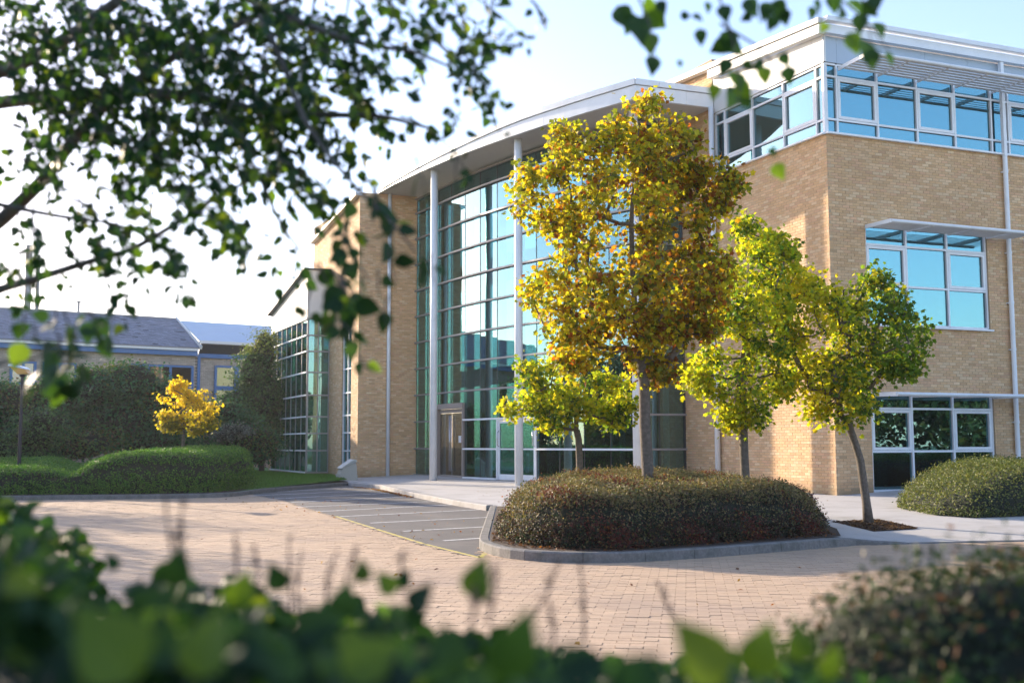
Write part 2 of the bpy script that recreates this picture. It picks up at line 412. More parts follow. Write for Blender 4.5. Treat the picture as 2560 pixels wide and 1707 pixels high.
# pavement and kerbs
Kb = KK
pave_pts = [(-6.9, 43.4), (-5.95, 40.4)] + PK[1:] + ISL + FRONT[1:] + [(30, 22), (30, 60), (-3, 60), (-6.1, 43.9)]
poly_sheet('pavement', pave_pts, 0.0, M['pavement'], zf=zpave, step=1.0, kind='structure')
def kerb_run(name, pts, label_kind, h0=-.16, w=.14, stone=.9, mm=None, dz=0.006, zs=None, gap=.008, lean=0):
    """kerb stones one by one along a polyline"""
    root = empty(name, (pts[0][0], pts[0][1], 0)); root['kind'] = 'structure'
    P = [np.array(p, float) for p in pts]
    seg = np.concatenate([[0], np.cumsum([np.linalg.norm(P[i+1]-P[i]) for i in range(len(P)-1)])]); L = seg[-1]
    # round the corners a little
    def at(s):
        s = min(max(s, 0), L); i = min(np.searchsorted(seg, s, 'right')-1, len(P)-2); t = (s-seg[i])/(seg[i+1]-seg[i]); return P[i]+(P[i+1]-P[i])*t
    def sm(s):
        s = min(max(s, 0), L); e = min(.35, s, L-s); return (at(s-e)+at(s-e*.4)+at(s)+at(s+e*.4)+at(s+e))/5
    nst = max(1, int(round(L/stone)))
    for i in range(nst):
        s0, s1 = L*i/nst+gap/2, L*(i+1)/nst-gap/2
        pr = []
        for s in np.linspace(s0, s1, 4):
            c = sm(s); d = at(min(s+.12, L))-at(max(s-.12, 0)); d /= np.linalg.norm(d)+1e-9; nn = np.array([-d[1], d[0]])
            z = (zs(c[0], c[1]) if zs else 0)+dz
            a = c+nn*w*.5; b = c-nn*w*.5
            ch = .018
            pr.append([(*a, h0), (*a, z-ch), (*(a-nn*ch), z), (*(b+nn*ch), z), (*b, z-ch), (*b, h0)])
        V = np.array(pr).reshape(-1, 3); F = []
        for k in range(3):
            for j in range(5): F.append([k*6+j, k*6+j+1, (k+1)*6+j+1, (k+1)*6+j])
        mb = MB(); T3 = [[0, j, j+1] for j in range(1, 5)]+[[18, 18+j+1, 18+j] for j in range(1, 5)]
        mb.add(V, F, T3); mb.build('kerb_stone', mm or M['kerb'], root)
    return root
kerb_run('lawn_kerb', [(-24, 27.6), (-13.9, 30.1)]+LK[1:], 'l')
kerb_run('pavement_kerb', PK[:], 'p', mm=M['concrete'], w=.30, dz=.004, zs=lambda x, y: max(0, zpave(x, y)))
kerb_run('island_kerb', [ISL[0]]+ISL[1:], 'i', w=.15, stone=.8, dz=.012, zs=lambda x, y: min(0, zpave(x, y)))
kerb_run('flush_kerb', FRONT, 'f', w=.14, dz=.006, zs=zpave, stone=.9)
# paving slab joints picked out as shallow slabs edges: long expansion joints
for (a, b) in (((2120, 1310), (2560, 1312)), ((2040, 1253), (2560, 1330)), ((1960, 1235), (2560, 1296))):
    p, q = G(*a)[:2], G(*b)[:2]
# lawn
lawn_pts = [(-30, 27.4), (-13.9, 30.35)]+[(x-.12, y+.12) for x, y in LK[1:]]+[(-6.9, 43.4), (-7.9, 47.9), (-12, 60), (-45, 75), (-60, 30)]
def zlawn(x, y):
    return -.02+.12*max(0, min(1, (y-33)/9))
lawn = poly_sheet('lawn', lawn_pts, 0, M['lawn'], zf=zlawn, step=1.5, kind='structure')

# ================================================================== OFFICE BUILDING
BL = empty('office_building', (8.24, 28.09, 0), 'large buff brick office building with curved glass entrance and white roof canopy', 'building')
BRICKS = np.array([[.66, .425, .225], [.63, .395, .205], [.69, .465, .265], [.64, .39, .225], [.60, .375, .20], [.70, .50, .30], [.66, .43, .24]])
BPX, BPZ = .225, .075
BR_V = (CUBE_V+np.array([0, 0, 0]))*np.array([.215, .05, .065])
BR_F = CUBE_F[[0, 1, 3, 4, 5]]
def brick_wall(O, u, n, s0, s1, z0, z1, openings=(), nmax=0, ztop=None, single_box=None):
    """mortar backing with openings and every brick a block of its own in front of it"""
    O = np.asarray(O, float)
    ss = sorted({s0, s1} | {q for o in openings for q in o[:2] if s0 < q < s1}); zz = sorted({z0, z1} | {q for o in openings for q in o[2:] if z0 < q < z1})
    mb = MB()
    def isopen(s, z): return any(a < s < b and c < z < d for a, b, c, d in openings)
    for i in range(len(ss)-1):
        for j in range(len(zz)-1):
            a, b, c, d = ss[i], ss[i+1], zz[j], zz[j+1]
            if isopen((a+b)/2, (c+d)/2): continue
            m = O+u*(a+b)/2-n*(.008+.14)
            mb.box((m[0], m[1], (c+d)/2), (b-a, .28, d-c), u)
    wo_ = O+u*s0
    wall = mb.build('wall', M['mortar'], BL, origin=(wo_[0], wo_[1], z0))
    T = []; W = []; ok = []
    k0 = int(math.floor(z0/BPZ)); k1 = int(math.ceil(z1/BPZ))
    for k in range(k0, k1):
        zc = (k+.5)*BPZ
        if zc-.03 < z0 or zc+.035 > z1+.03: continue
        off = (k % 2)*BPX/2
        blocks = [(a, b) for a, b, c, d in openings if c < zc < d]
        i = math.floor((s0-off)/BPX)
        while i*BPX+off < s1:
            a, b = i*BPX+off+.005, (i+1)*BPX+off-.005; i += 1
            A = max(a, s0); B = min(b, s1)
            iv = [(A, B)]
            for (p, q) in blocks:
                nv = []
                for (x, y) in iv:
                    if q <= x or p >= y: nv.append((x, y)); continue
                    if x < p: nv.append((x, p))
                    if y > q: nv.append((q, y))
                iv = nv
            for (x, y) in iv:
                if y-x < .02: continue
                if ztop and zc+.03 > ztop((x+y)/2): continue
                c = (x+y)/2
                T.append((O[0]+u[0]*c-n[0]*.025, O[1]+u[1]*c-n[1]*.025, zc)); W.append(y-x); ok.append(abs(y-x-.215) < 1e-4)
    N = len(T); T = np.array(T); W = np.array(W); ok = np.array(ok)
    d = rng.normal(0, .0014, N); T[:, 0] += n[0]*d; T[:, 1] += n[1]*d
    R = np.zeros((N, 3, 3)); R[:, 0, 0] = u[0]*W/.215; R[:, 1, 0] = u[1]*W/.215; R[:, 0, 1] = n[0]; R[:, 1, 1] = n[1]; R[:, 2, 2] = 1
    cols = BRICKS[rng.integers(0, len(BRICKS), N)]*rng.normal(1.02, .05, (N, 1))
    pl = np.sin(T[:, 2]*1.7+T[:, 0]*.9)+np.sin(T[:, 2]*.8-T[:, 0]*1.7+1)
    cols = cols*(1+.035*pl)[:, None]
    lowz = np.clip(1-T[:, 2]/.5, 0, 1)[:, None]      # algae at the foot of the wall
    cols = cols*(1-.45*lowz)+np.array([.10, .12, .06])*.35*lowz
    proto_f = BR_F
    pieces('brick', 'brickwork', BR_V, proto_f, T, R, cols.clip(.02, .8), M['brick'], wall, nmax, single_ok=ok)
    return wall

def window(O, u, n, ss, zs, inner=(), glass='glass_dark', frame='white_metal', setback=.05, bw=.055, parent=None, name='window', sill=True, skip=()):
    O = np.asarray(O, float); parent = parent or BL
    w0 = O+u*ss[0]
    mb = MB()
    fm = O-n*(setback+.045)
    for s in ss:
        c = fm+u*s; mb.box((c[0], c[1], (zs[0]+zs[-1])/2), (bw, .09, zs[-1]-zs[0]), u)
    for z in zs:
        for i in range(len(ss)-1):
            c = fm+u*(ss[i]+ss[i+1])/2+n*(-.003); mb.box((c[0], c[1], z), (ss[i+1]-ss[i]-bw, .084, bw), u)
    if sill:
        c = O+u*(ss[0]+ss[-1])/2+n*.02; mb.box((c[0], c[1], zs[0]-.055), (ss[-1]-ss[0]+.12, .16, .045), u)
    wd = mb.build(name, M[frame], parent, origin=(w0[0], w0[1], zs[0]))
    for i in range(len(ss)-1):
        for j in range(len(zs)-1):
            if (i, j) in skip: continue
            c = fm+u*(ss[i]+ss[i+1])/2-n*.02
            a, b = ss[i+1]-ss[i]-bw, zs[j+1]-zs[j]-bw
            if (i, j) in inner:
                q = MB(); fr = .075; cc = fm+u*(ss[i]+ss[i+1])/2+n*.012; zc = (zs[j]+zs[j+1])/2
                for sgn in (-1, 1):
                    e = cc+u*sgn*(a/2-fr/2-.008); q.box((e[0], e[1], zc), (fr, .07, b-.016), u)
                    q.box((cc[0], cc[1], zc+sgn*(b/2-fr/2-.008)), (a-2*fr-.016, .066, fr), u)
                q.build('casement', M[frame], wd)
            p = boxobj('pane', M[glass], wd, (c[0], c[1], (zs[j]+zs[j+1])/2), (a, .012, b), u)
            p.rotation_euler.z += random.gauss(0, .003)
    return wd

# --- right block, right-facing wall (bricks, three floors of windows)
WL3 = 9.5; HD3 = 11.35
zr3 = [9.5, 9.86, 11.02, 11.35]
bays = [1.16, 6.70, 12.24]
bay_w = [0, 1.38, 2.78, 4.17]
ops = []
for b in bays:
    ops.append((b, b+4.17, 4.45, 7.12)); ops.append((b, b+4.17, .10, 2.72))
brick_wall(CC, uY, nY, 0, 17.5, -.25, 9.44, ops, nmax=300)
for b in bays:
    ss = [b+q for q in bay_w]
    ss = [ss[0]+.03, ss[1], ss[2], ss[3]-.03]
    window(CC, uY, nY, ss, [4.49, 5.52, 6.60, 7.09], inner=((0, 1), (2, 1)), glass='glass_dark')
    window(CC, uY, nY, ss, [.14, 1.15, 2.27, 2.69], inner=((0, 1), (2, 1)), glass='glass_dark')
# top window band, corner glazing
s3 = [.03, .42, 1.75, 3.09, 4.42, 5.74, 6.38, 7.70, 9.02, 10.35, 11.67, 12.3, 13.6, 14.9, 16.2, 17.5]
window(CC, uY, nY, s3, zr3, inner=((1, 1), (3, 1), (6, 1), (8, 1), (12, 1)), sill=True, name='ribbon_window')
window(CC, uX, nX, [.10, .44, 1.80, 3.20, 4.55, 5.03], zr3, inner=((1, 1), (3, 1)), sill=True, name='ribbon_window', glass='glass')
# cladding panels over the band, fascia and coping
def clad(O, u, n, s0, s1, z0, z1a, z1b, cuts, m, name='cladding_panel', out=.0):
    cs = [s0]+[c for c in cuts if s0 < c < s1]+[s1]
    for i in range(len(cs)-1):
        a, b = cs[i]+.004, cs[i+1]-.004
        za = z1a+(z1b-z1a)*(a-s0)/(s1-s0); zb = z1a+(z1b-z1a)*(b-s0)/(s1-s0)
        P = []
        for t in (out, out-.05):
            A = O+u*a+n*t; B = O+u*b+n*t
            P += [(*A, z0), (*B, z0), (*B, zb), (*A, za)]
        mb = MB(); mb.add(P, [[0, 1, 2, 3], [4, 7, 6, 5], [0, 4, 5, 1], [3, 2, 6, 7], [0, 3, 7, 4], [1, 5, 6, 2]]); mb.build(name, m, BL)
clad(CC, uY, nY, 0.003, 17.5, 11.385, 12.08, 12.08, [.42, 1.9, 3.4, 4.9, 6.1, 7.6, 9.1, 10.6, 12.1, 13.6, 15.1], M['blue_panel'], out=-.02)
clad(CC, uX, nX, 0.003, 5.06, 11.385, 12.10, 12.44, [.5, 1.9, 3.3, 4.6], M['panel'], out=-.02)
mb = MB()
for (u, n, L, z1) in ((uY, nY, 17.5, 0),):
    a = CC+n*.10-uY*.08; b = CC+n*.10+u*L
    mb.bar((*a, 12.21), (*b, 12.21), .16, .23)
    a = CC+n*.22-uY*.12; b = CC+n*.22+u*L
    mb.bar((*a, 12.43), (*b, 12.43), .22, .12)
mb.build('roof_fascia', M['white_metal'], BL)
mb = MB()
a = CC+nX*.10-uX*.07; b = CC+nX*.10+uX*5.03
mb.bar((*a, 12.215), (*b, 12.215+.352), .20, .25)
a = CC+nX*.14-uX*.10; b = CC+nX*.14+uX*12
mb.bar((*a, 12.43), (*b, 12.43+.07*12.1), .22, .15)
mb.build('roof_fascia', M['panel'], BL)
# --- right block, left-facing wall; brick up to the roof behind the canopy
brick_wall(CC, uX, nX, 0.0, 6.87, -.25, 9.44, nmax=0)
brick_wall(CC, uX, nX, 5.08, 12.0, 9.44, 13.1, nmax=0, ztop=lambda s: 12.33+.07*s)
brick_wall(CC, uX, nX, 6.87, 12.0, 12.2, 12.8, nmax=0) if False else None
# --- entrance, left brick pier (faces right) and its long sunlit side
KE = KK+uY*2.42
brick_wall(KK, uY, nY, 0, 2.42, -.1, 11.54)
TW0, TW1 = 4.42, 11.6
brick_wall(KK, uX, nX, 0, 7.4, -.1, 11.4, [(1.0, 2.4, .15, 6.85), (TW0+.2, TW1, -.1, 6.8)], ztop=lambda s: 11.40-.101*s)
TR = [.17, 1.10, 1.84, 2.56, 3.49, 4.48, 5.39, 6.09, 6.81]
window(KK, uX, nX, [1.03, 1.66, 2.37], [.2]+TR[1:], glass='glass_dark', sill=False, name='stair_window', frame='white_metal')
mb = MB(); a = KK+nX*.06-uX*.05; b = KK+nX*.06+uX*7.45
mb.bar((*a, 11.46), (*b, 11.46-.101*7.5), .30, .10); mb.build('coping', M['panel'], BL)

# --- glazed corner tower
TC = np.array([-8.89, 47.44]); P8 = KK+uX*TW0
def cells(name_parent, O, u, n, ss, zs, glass, mw=.05, frame='grey_metal', out=.05, transom='white_metal'):
    """curtain walling: mullions, transoms and panes, each an object"""
    for s in ss:
        c = O+u*s-n*.04; boxobj('mullion', M[frame], name_parent, (c[0], c[1], (zs[0]+zs[-1])/2), (mw, .08, zs[-1]-zs[0]), u)
    for z in zs:
        c = O+u*(ss[0]+ss[-1])/2+n*(out/2); boxobj('transom', M[transom], name_parent, (c[0], c[1], z), (ss[-1]-ss[0]+out*1.2, out, .06), u)
    for i in range(len(ss)-1):
        for j in range(len(zs)-1):
            c = O+u*(ss[i]+ss[i+1])/2-n*.03
            p = boxobj('glass_pane', M[glass], name_parent, (c[0], c[1], (zs[j]+zs[j+1])/2), (ss[i+1]-ss[i]-mw, .012, zs[j+1]-zs[j]-.004), u)
            p.rotation_euler.z += random.gauss(0, .0025)
tw = empty('glazed_tower', (TC[0], TC[1], 0), parent=BL)
L8 = float(np.linalg.norm(P8-TC))
cells(tw, TC, uX, nX, [.05]+[7.0*k/7 for k in range(1, 8)], TR, 'glass_tower')
cells(tw, TC, uY, nY, [.05, L8*.5, L8-.02], TR, 'glass_tower', transom='grey_metal')
mb = MB()       # brick plinth, end pier, roof wedge
c = TC+uX*3.5-nX*.10; mb.box((c[0], c[1], .02), (6.9, .2, .26), uX, col=(.30, .20, .13))
c = TC+uY*L8/2-nY*.10; mb.box((c[0], c[1], .02), (L8-.1, .2, .26), uY, col=(.30, .20, .13))
mb.build('plinth', M['brick'], tw)
brick_wall(TC, uX, nX, 7.05, 7.5, -.1, 6.8)
def prism(name, m, P, parent, zs=None):
    """P: list of (x,y,zbottom,ztop) plan corners"""
    k = len(P); V = [(p[0], p[1], p[2]) for p in P]+[(p[0], p[1], p[3]) for p in P]
    mb = MB(); F = [[i, (i+1) % k, (i+1) % k+k, i+k] for i in range(k)]
    T3 = [[0, i+1, i] for i in range(1, k-1)]+[[k, k+i, k+i+1] for i in range(1, k-1)]
    mb.add(V, F, T3); return mb.build(name, m, parent)
A0 = TC+nX*.02+nY*.02; A1 = TC+uX*7.3+nX*.02; A2 = P8+uX*2.9-nX*.01; A3 = P8+nY*.02-uX*0
prism('roof_wedge', M['panel'], [(*A0, 6.86, 8.93), (*A1, 6.86, 7.72), (*A2, 6.86, 7.72), (*A3, 6.86, 8.93)], tw)
mb = MB(); a, b = A0-uX*.15+nX*.08, A1+uX*.1+nX*.08
mb.bar((*a, 8.99), (*b, 7.74), .26, .07); a2 = A3-nY*.02
mb.bar((*(A0+nX*.2), 8.985), (*(a2), 8.985), .24, .07)
mb.build('roof_edge', M['dark_metal'], tw)
# tower inside
for z in (3.9, 7.0):
    c = TC+uX*3.7-nX*2.4; boxobj('floor_slab', M['interior'], tw, (c[0], c[1], z-.15), (7.0, 3.6, .3), uX)
c = TC+uX*3.7-nX*4.5; boxobj('inner_wall', M['interior'], tw, (c[0], c[1], 3.5), (8.0, .1, 7), uX)
c = TC+uX*3.7-nX*2.4; boxobj('floor', M['carpet'], tw, (c[0], c[1], .03), (7.0, 4.4, .1), uX)
for k in range(4):
    c = TC+uX*(1+1.8*k)-nX*.9; boxobj('blind', M['blind'], tw, (c[0], c[1], 5.5), (.6, .03, 2.2), uX)

# --- curved entrance curtain wall
g0 = np.array([-2.88, 42.86]); g1 = np.array([3.9, 33.75])
def arc_pts(a, b, sag, n, side=-1):
    a = np.asarray(a, float); b = np.asarray(b, float); L = np.linalg.norm(b-a); d = (b-a)/L
    nn = np.array([d[1], -d[0]])*1.0
    if nn@(np.array([0, 0])-(a+b)/2) < 0: nn = -nn
    Rr = (L*L/4+sag*sag)/(2*sag); cen = (a+b)/2+nn*(sag-Rr); th = math.asin(L/2/Rr)
    out = []
    for k in range(n+1):
        t = -th+2*th*k/n; out.append(cen+Rr*(nn*math.cos(t)+d*math.sin(t)))
    return out
AP = arc_pts(g0, g1, .46, 10)
ROWS = [.14, 1.19, 2.26, 3.33, 4.40, 5.47, 6.54, 7.61, 8.68, 9.75, 10.82, 11.42]
cw = empty('curtain_wall', (g0[0], g0[1], 0), parent=BL)
WE = CC+uX*6.87
left = [KE+nX*0, (KE+g0)/2, g0]; right = [g1, g1+(WE-g1)*.44, WE]
nodes = [('l', left[0]), ('l', left[1])]+[('m', p) for p in AP]+[('r', right[1]), ('r', right[2])]
for k in range(len(nodes)-1):
    kind, a = nodes[k]; kb, b = nodes[k+1]
    seg = 'l' if k < 2 else ('r' if k >= len(nodes)-3 else 'm')
    mi = k-2
    L = float(np.linalg.norm(b-a)); u = (b-a)/L; n = np.array([u[1], -u[0]])
    if n@((a+b)/2) > 0: n = -n
    door1 = seg == 'm' and mi in (0, 1); door2 = seg == 'm' and mi in (4, 5)
    zs = list(ROWS)
    if door1: zs = [2.90]+ROWS[3:]
    if door2: zs = ROWS[2:]
    m2 = (a+b)/2
    # inner fin at the start node
    f = a-n*.22+u*.02; boxobj('glass_fin', M['interior'], cw, (f[0], f[1], (zs[0]+11.4)/2), (.07, .30, 11.4-zs[0]), u)
    c = a-n*.01; boxobj('mullion', M['dark_metal'], cw, (c[0], c[1], (zs[0]+11.42)/2), (.022, .03, 11.42-zs[0]), u)
    for z in zs:
        if z == 2.90: continue
        low = z < 3 and seg == 'm'
        ex0 = .18 if k == 0 else 0; ex1 = .15 if k == len(nodes)-2 else 0
        c = m2+n*.055+u*(ex1-ex0)/2
        boxobj('transom', M['white_metal'] if low else M['grey_metal'], cw, (c[0], c[1], z), (L+ex0+ex1+.02, .09, .062), u)
    for j in range(len(zs)-1):
        c = m2-n*.012
        p = boxobj('glass_pane', M['glass'], cw, (c[0], c[1], (zs[j]+zs[j+1])/2), (L-.024, .012, zs[j+1]-zs[j]-.01), u)
        p.rotation_euler.z += random.gauss(0, .0022); 
c = nodes[-1][1]; boxobj('mullion', M['dark_metal'], cw, (c[0], c[1], 5.8), (.08, .08, 11.3), uY)
mb = MB()
for k in range(len(nodes)-1):
    a, b = nodes[k][1], nodes[k+1][1]
    if k in (2, 3): continue
    mb.bar((*a, .085), (*b, .085), .12, .055)
mb.build('sill', M['grey_metal'], cw)
# doors
def dvec(a, b):
    L = float(np.linalg.norm(b-a)); u = (b-a)/L; n = np.array([u[1], -u[0]])
    if n@((a+b)/2) > 0: n = -n
    return L, u, n
a, b = AP[0], AP[2]; L, u, n = dvec(a, b)
dr = empty('automatic_door', (a[0], a[1], .08), parent=BL)
q = MB(); m2 = (a+b)/2
q.box((*(m2-n*.05+n*.06), 2.80), (L, .22, .20), u); q.box((*(m2-n*.05), 2.62), (L-.16, .10, .14), u)
for s in (.05, L-.05):
    c = a+u*s; q.box((c[0], c[1], 1.38), (.09, .16, 2.64), u)
q.box((*(m2-n*.02), .14), (L-.2, .1, .11), u)
q.build('frame', mat('taupe_metal', (.33, .28, .25), .5), dr)
for s0_, s1_ in ((.12, L/2-.02), (L/2+.02, L-.12)):
    c = a+u*(s0_+s1_)/2-n*.04; boxobj('door_leaf', M['glass_clear'], dr, (c[0], c[1], 1.37), (s1_-s0_, .012, 2.34), u)
for s in (L/2-.07, L/2+.09):
    c = a+u*s+n*.04; q = MB(); q.tube([(c[0], c[1], .35), (c[0], c[1], 2.45)], .022, 8)
    for z in (.45, 2.3): q.tube([(c[0], c[1], z), (*(c-n*.08), z)], .012, 6)
    q.build('pull_handle', M['silver'], dr, smooth=True)
c = a+u*(L-.45)-n*.028; boxobj('notice', M['paper'], dr, (c[0], c[1], 1.55), (.22, .006, .26), u)
c = a+u*(L-.24)-n*.028; boxobj('notice', M['red_paper'], dr, (c[0], c[1], 1.52), (.16, .006, .20), u)
a, b = AP[4], AP[6]; L, u, n = dvec(a, b); m2 = (a+b)/2
dr = empty('double_door', (a[0], a[1], .08), parent=BL)
q = MB()
for s in (.03, L-.03): c = a+u*s; q.box((c[0], c[1], 1.17), (.06, .12, 2.16), u)
q.box((*(m2), 2.21), (L-.12, .12, .07), u)
q.build('frame', M['white_metal'], dr)
for sgn, (s0_, s1_) in ((-1, (.075, L/2-.01)), (1, (L/2+.01, L-.075))):
    lf = MB(); w = s1_-s0_; c0 = a+u*(s0_+s1_)/2+n*.0
    for e in (-1, 1): c = c0+u*e*(w/2-.045); lf.box((c[0], c[1], 1.15), (.09, .05, 2.04), u)
    lf.box((c0[0], c0[1], .22), (w-.18, .046, .19), u); lf.box((c0[0], c0[1], 2.13), (w-.18, .046, .07), u); lf.box((c0[0], c0[1], 1.19), (w-.18, .046, .05), u)
    o = lf.build('door_leaf', M['white_metal'], dr)
    boxobj('pane', M['glass'], o, (c0[0], c0[1], 1.2), (w-.17, .012, 1.9), u)
    s = s0_+.05 if sgn < 0 else s1_-.05
    c = a+u*s+n*.03; h = MB(); h.tube([(*c, 1.28), (*(c+n*.07), 1.32), (*(c+n*.07), 1.78), (*c, 1.82)], .018, 8)
    h.build('handle', M['silver'], o, smooth=True)

# --- canopy roof: soffit, fascia panels, capping
FP = arc_pts((-5.45, 44.0), (3.67, 31.71), .62, 16)
FE = CC+uX*5.02+nX*.01
outer = list(FP)+[FE]
inner_edge = [CC+uX*9, KE+uX*6+uY*2, KK+uX*1.0+uY*.3, KK+uY*.12+uX*.1]
cpoly = [tuple(p) for p in outer]+[tuple(CC+uX*6.9), tuple(CC+uX*10-nX*.2), (0, 47), tuple(KE+uX*1.2+uY*1), tuple(KK+uY*.75+uX*.2)]
sf = poly_sheet('soffit', cpoly, 11.56, M['soffit'], parent=None); sf.parent = BL; sf.location = Vector((0, 0, 11.56))-ORI['office_building']
def taper(x): return .12+.88*min(1, max(0, (x+5.45)/5.6))
rf = poly_sheet('canopy_roof', cpoly, 0, M['grey_metal'], zf=lambda x, y: 11.56+.50*taper(x), step=1.0); rf.parent = BL; rf.location = Vector((0, 0, 0))-ORI['office_building']
cn = empty('canopy_edge', (3.67, 31.71, 11.5), parent=BL)
def strip(name, m, pts, z0, z1, out0, th, step):
    """fascia panels following a polyline"""
    for k in range(0, len(pts)-1, step):
        seg = pts[k:min(k+step, len(pts)-1)+1]; mb = MB(); P = []
        for i, p in enumerate(seg):
            j = k+i
            t = pts[min(j+1, len(pts)-1)]-pts[max(j-1, 0)]
            if name.endswith('x'): pass
            t = t/np.linalg.norm(t); n = np.array([t[1], -t[0]])
            if n@p > 0: n = -n
            q = p.copy()
            if i == 0 and k > 0: q = q+t*.004
            if i == len(seg)-1 and j < len(pts)-1: q = q-t*.004
            tp = taper(p[0]); a0, a1 = 11.55+(z0-11.55)*tp, 11.55+(z1-11.55)*tp
            P += [(*(q+n*out0), a0), (*(q+n*out0), a1), (*(q+n*(out0-th)), a1), (*(q+n*(out0-th)), a0)]
        F = []
        for i in range(len(seg)-1):
            for e in range(4): F.append([i*4+e, i*4+(e+1) % 4, (i+1)*4+(e+1) % 4, (i+1)*4+e])
        e = (len(seg)-1)*4; F += [[0, 3, 2, 1], [e, e+1, e+2, e+3]]
        mb.add(P, F); mb.build(name, m, cn)
strip('fascia_panel', M['white_metal'], FP, 11.55, 11.955, 0, .10, 4)
strip('capping', M['white_metal'], FP, 11.975, 12.15, .05, .16, 4)
R2 = [FP[-1], FP[-1]+(FE-FP[-1])*.3, FP[-1]+(FE-FP[-1])*.65, FE]
strip('fascia_panel', M['white_metal'], [np.array(p) for p in R2], 11.55, 11.955, 0, .10, 2)
strip('capping', M['white_metal'], [np.array(p) for p in R2], 11.975, 12.15, .05, .16, 1)
# --- round columns under the canopy and slim posts
def column(p2, z0, z1, r, name='column'):
    mb = MB(); mb.tube([(p2[0], p2[1], z0), (p2[0], p2[1], z1)], r, 24)
    o = mb.build(name, M['white_metal'], BL, smooth=False)
    for f in o.data.polygons: f.use_smooth = len(f.vertices) == 4
    return o
c1 = G(1086, 427, 11.55)[:2]; c2 = G(1295, 349, 11.55)[:2]
column(c1, -.02, 11.56, .135); column(c2, -.05, 11.56, .135); column((3.72, 32.75), -.05, 11.56, .135)
pl = KK+uY*1.22+nY*.10; column(pl, -.05, 11.56, .075, 'slim_post')
pr_ = CC+uX*5.0+nX*.11; column(pr_, -.05, 11.55, .08, 'slim_post')

# --- rainwater pipes on the right wall
for s in (6.02, 12.0):
    mb = MB(); c = CC+uY*s+nY*.10
    mb.tube([(*c, .0), (*c, 9.4)], .065, 14)
    mb.box((c[0], c[1], 10.75), (.11, .10, 2.72), uY)
    for z in (1.9, 3.9, 5.2, 6.6, 8.9): mb.tube([(*c, z), (*c, z+.07)], .075, 14); mb.box((*(c-nY*.06), z+.03), (.17, .07, .03), uY)
    mb.build('downpipe', M['white_metal'], BL)

# --- sun shades over the right-hand windows
def sunshade(s0, s1, zw, proj_, arms, rise, blades, thick, zt=None):
    o0 = CC+uY*s0; sh = empty('sunshade', (o0[0], o0[1], zw), parent=BL)
    for i, s in enumerate(arms):
        a = CC+uY*s+nY*.01; b = CC+uY*s+nY*proj_
        mb = MB(); mb.bar((*a, zw), (*b, zw+rise), .045, thick); mb.build('arm', M['white_metal'], sh)
    for k in range(blades):
        t = .14+.80*k/(blades-1); c = CC+nY*proj_*t; z = zw+rise*t-.02
        a = c+uY*s0; b = c+uY*s1
        mb = MB(); P = []; wid = proj_*.80/(blades-1)*.46; dz = .010
        for q in (a, b):
            P += [(*(q-nY*wid/2), z-dz), (*(q+nY*wid/2), z+dz), (*(q+nY*wid/2), z+dz+.012), (*(q-nY*wid/2), z-dz+.012)]
        mb.add(P, [[0, 1, 5, 4], [1, 2, 6, 5], [2, 3, 7, 6], [3, 0, 4, 7], [0, 3, 2, 1], [4, 5, 6, 7]]); mb.build('blade', M['white_metal'], sh)
    a = CC+nY*(proj_+.015)+uY*s0; b = CC+nY*(proj_+.015)+uY*s1
    mb = MB(); mb.tube([(*a, zw+rise), (*b, zw+rise)], thick*.45, 10); mb.build('front_tube', M['white_metal'], sh)
sunshade(.44, 17.4, 11.22, 1.22, [.44, 1.75, 3.09, 4.42, 5.74, 7.70, 9.02, 10.35, 11.67, 13.6], .02, 7, .10)
for b in bays: sunshade(b, b+4.9, 7.04, .98, [b, b+1.38, b+2.78, b+4.15], -.02, 7, .10)
for b in bays: sunshade(b, b+4.9, 2.62, .98, [b, b+1.38, b+2.78, b+4.15], -.02, 7, .11)
# --- main roof, back and inner walls, floors
def slab(name, m, P, z0, z1, parent=BL): return prism(name, m, [(*p, z0, z1) for p in P], parent)
RB = [CC+uX*.25+uY*.25, CC+uY*17.4+uX*.25, CC+uY*17.4+uX*14, CC+uX*14+uY*.25]
slab('roof', M['grey_metal'], [p for p in RB], 12.05, 12.3)
for z in (4.1, 8.6): slab('floor_slab', M['interior_dark'], RB, z-.3, z)
slab('floor_slab', M['carpet'], RB, -.1, .08)
for d_ in (4.5,): 
    c = CC+uX*(d_)+uY*9; boxobj('inner_wall', M['interior_dark'], BL, (c[0], c[1], 6.1), (16.5, .12, 12.0), uY)
c = CC+uY*17.45+uX*7; boxobj('end_wall', M['mortar'], BL, (c[0], c[1], 6), (14, .2, 12), uX)
c = CC+uX*14+uY*8.7; boxobj('back_wall', M['mortar'], BL, (c[0], c[1], 6), (17.4, .2, 12), uY)
for s in (4.6, 11): c = CC+uY*s+uX*1.0; boxobj('inner_column', M['interior'], BL, (c[0], c[1], 6.1), (.35, .35, 12), uY)
for b in bays:
    for q in range(3):
        s = b+.7+1.39*q; c = CC+uY*s-nY*.22
        boxobj('blind', M['blind'], BL, (c[0], c[1], 5.75), (1.28, .02, 2.6), uY)
        boxobj('pale_backing', M['blind'], BL, (c[0], c[1], .65), (1.28, .02, .98), uY)  # pale panel added behind the lower panes to lighten them
for k in range(7): # ceiling lights rows seen faintly through the top band
    c = CC+uY*(1.2+2.2*k)+uX*2; boxobj('ceiling_panel', M['interior'], BL, (c[0], c[1], 11.6), (.6, 1.2, .05), uY)
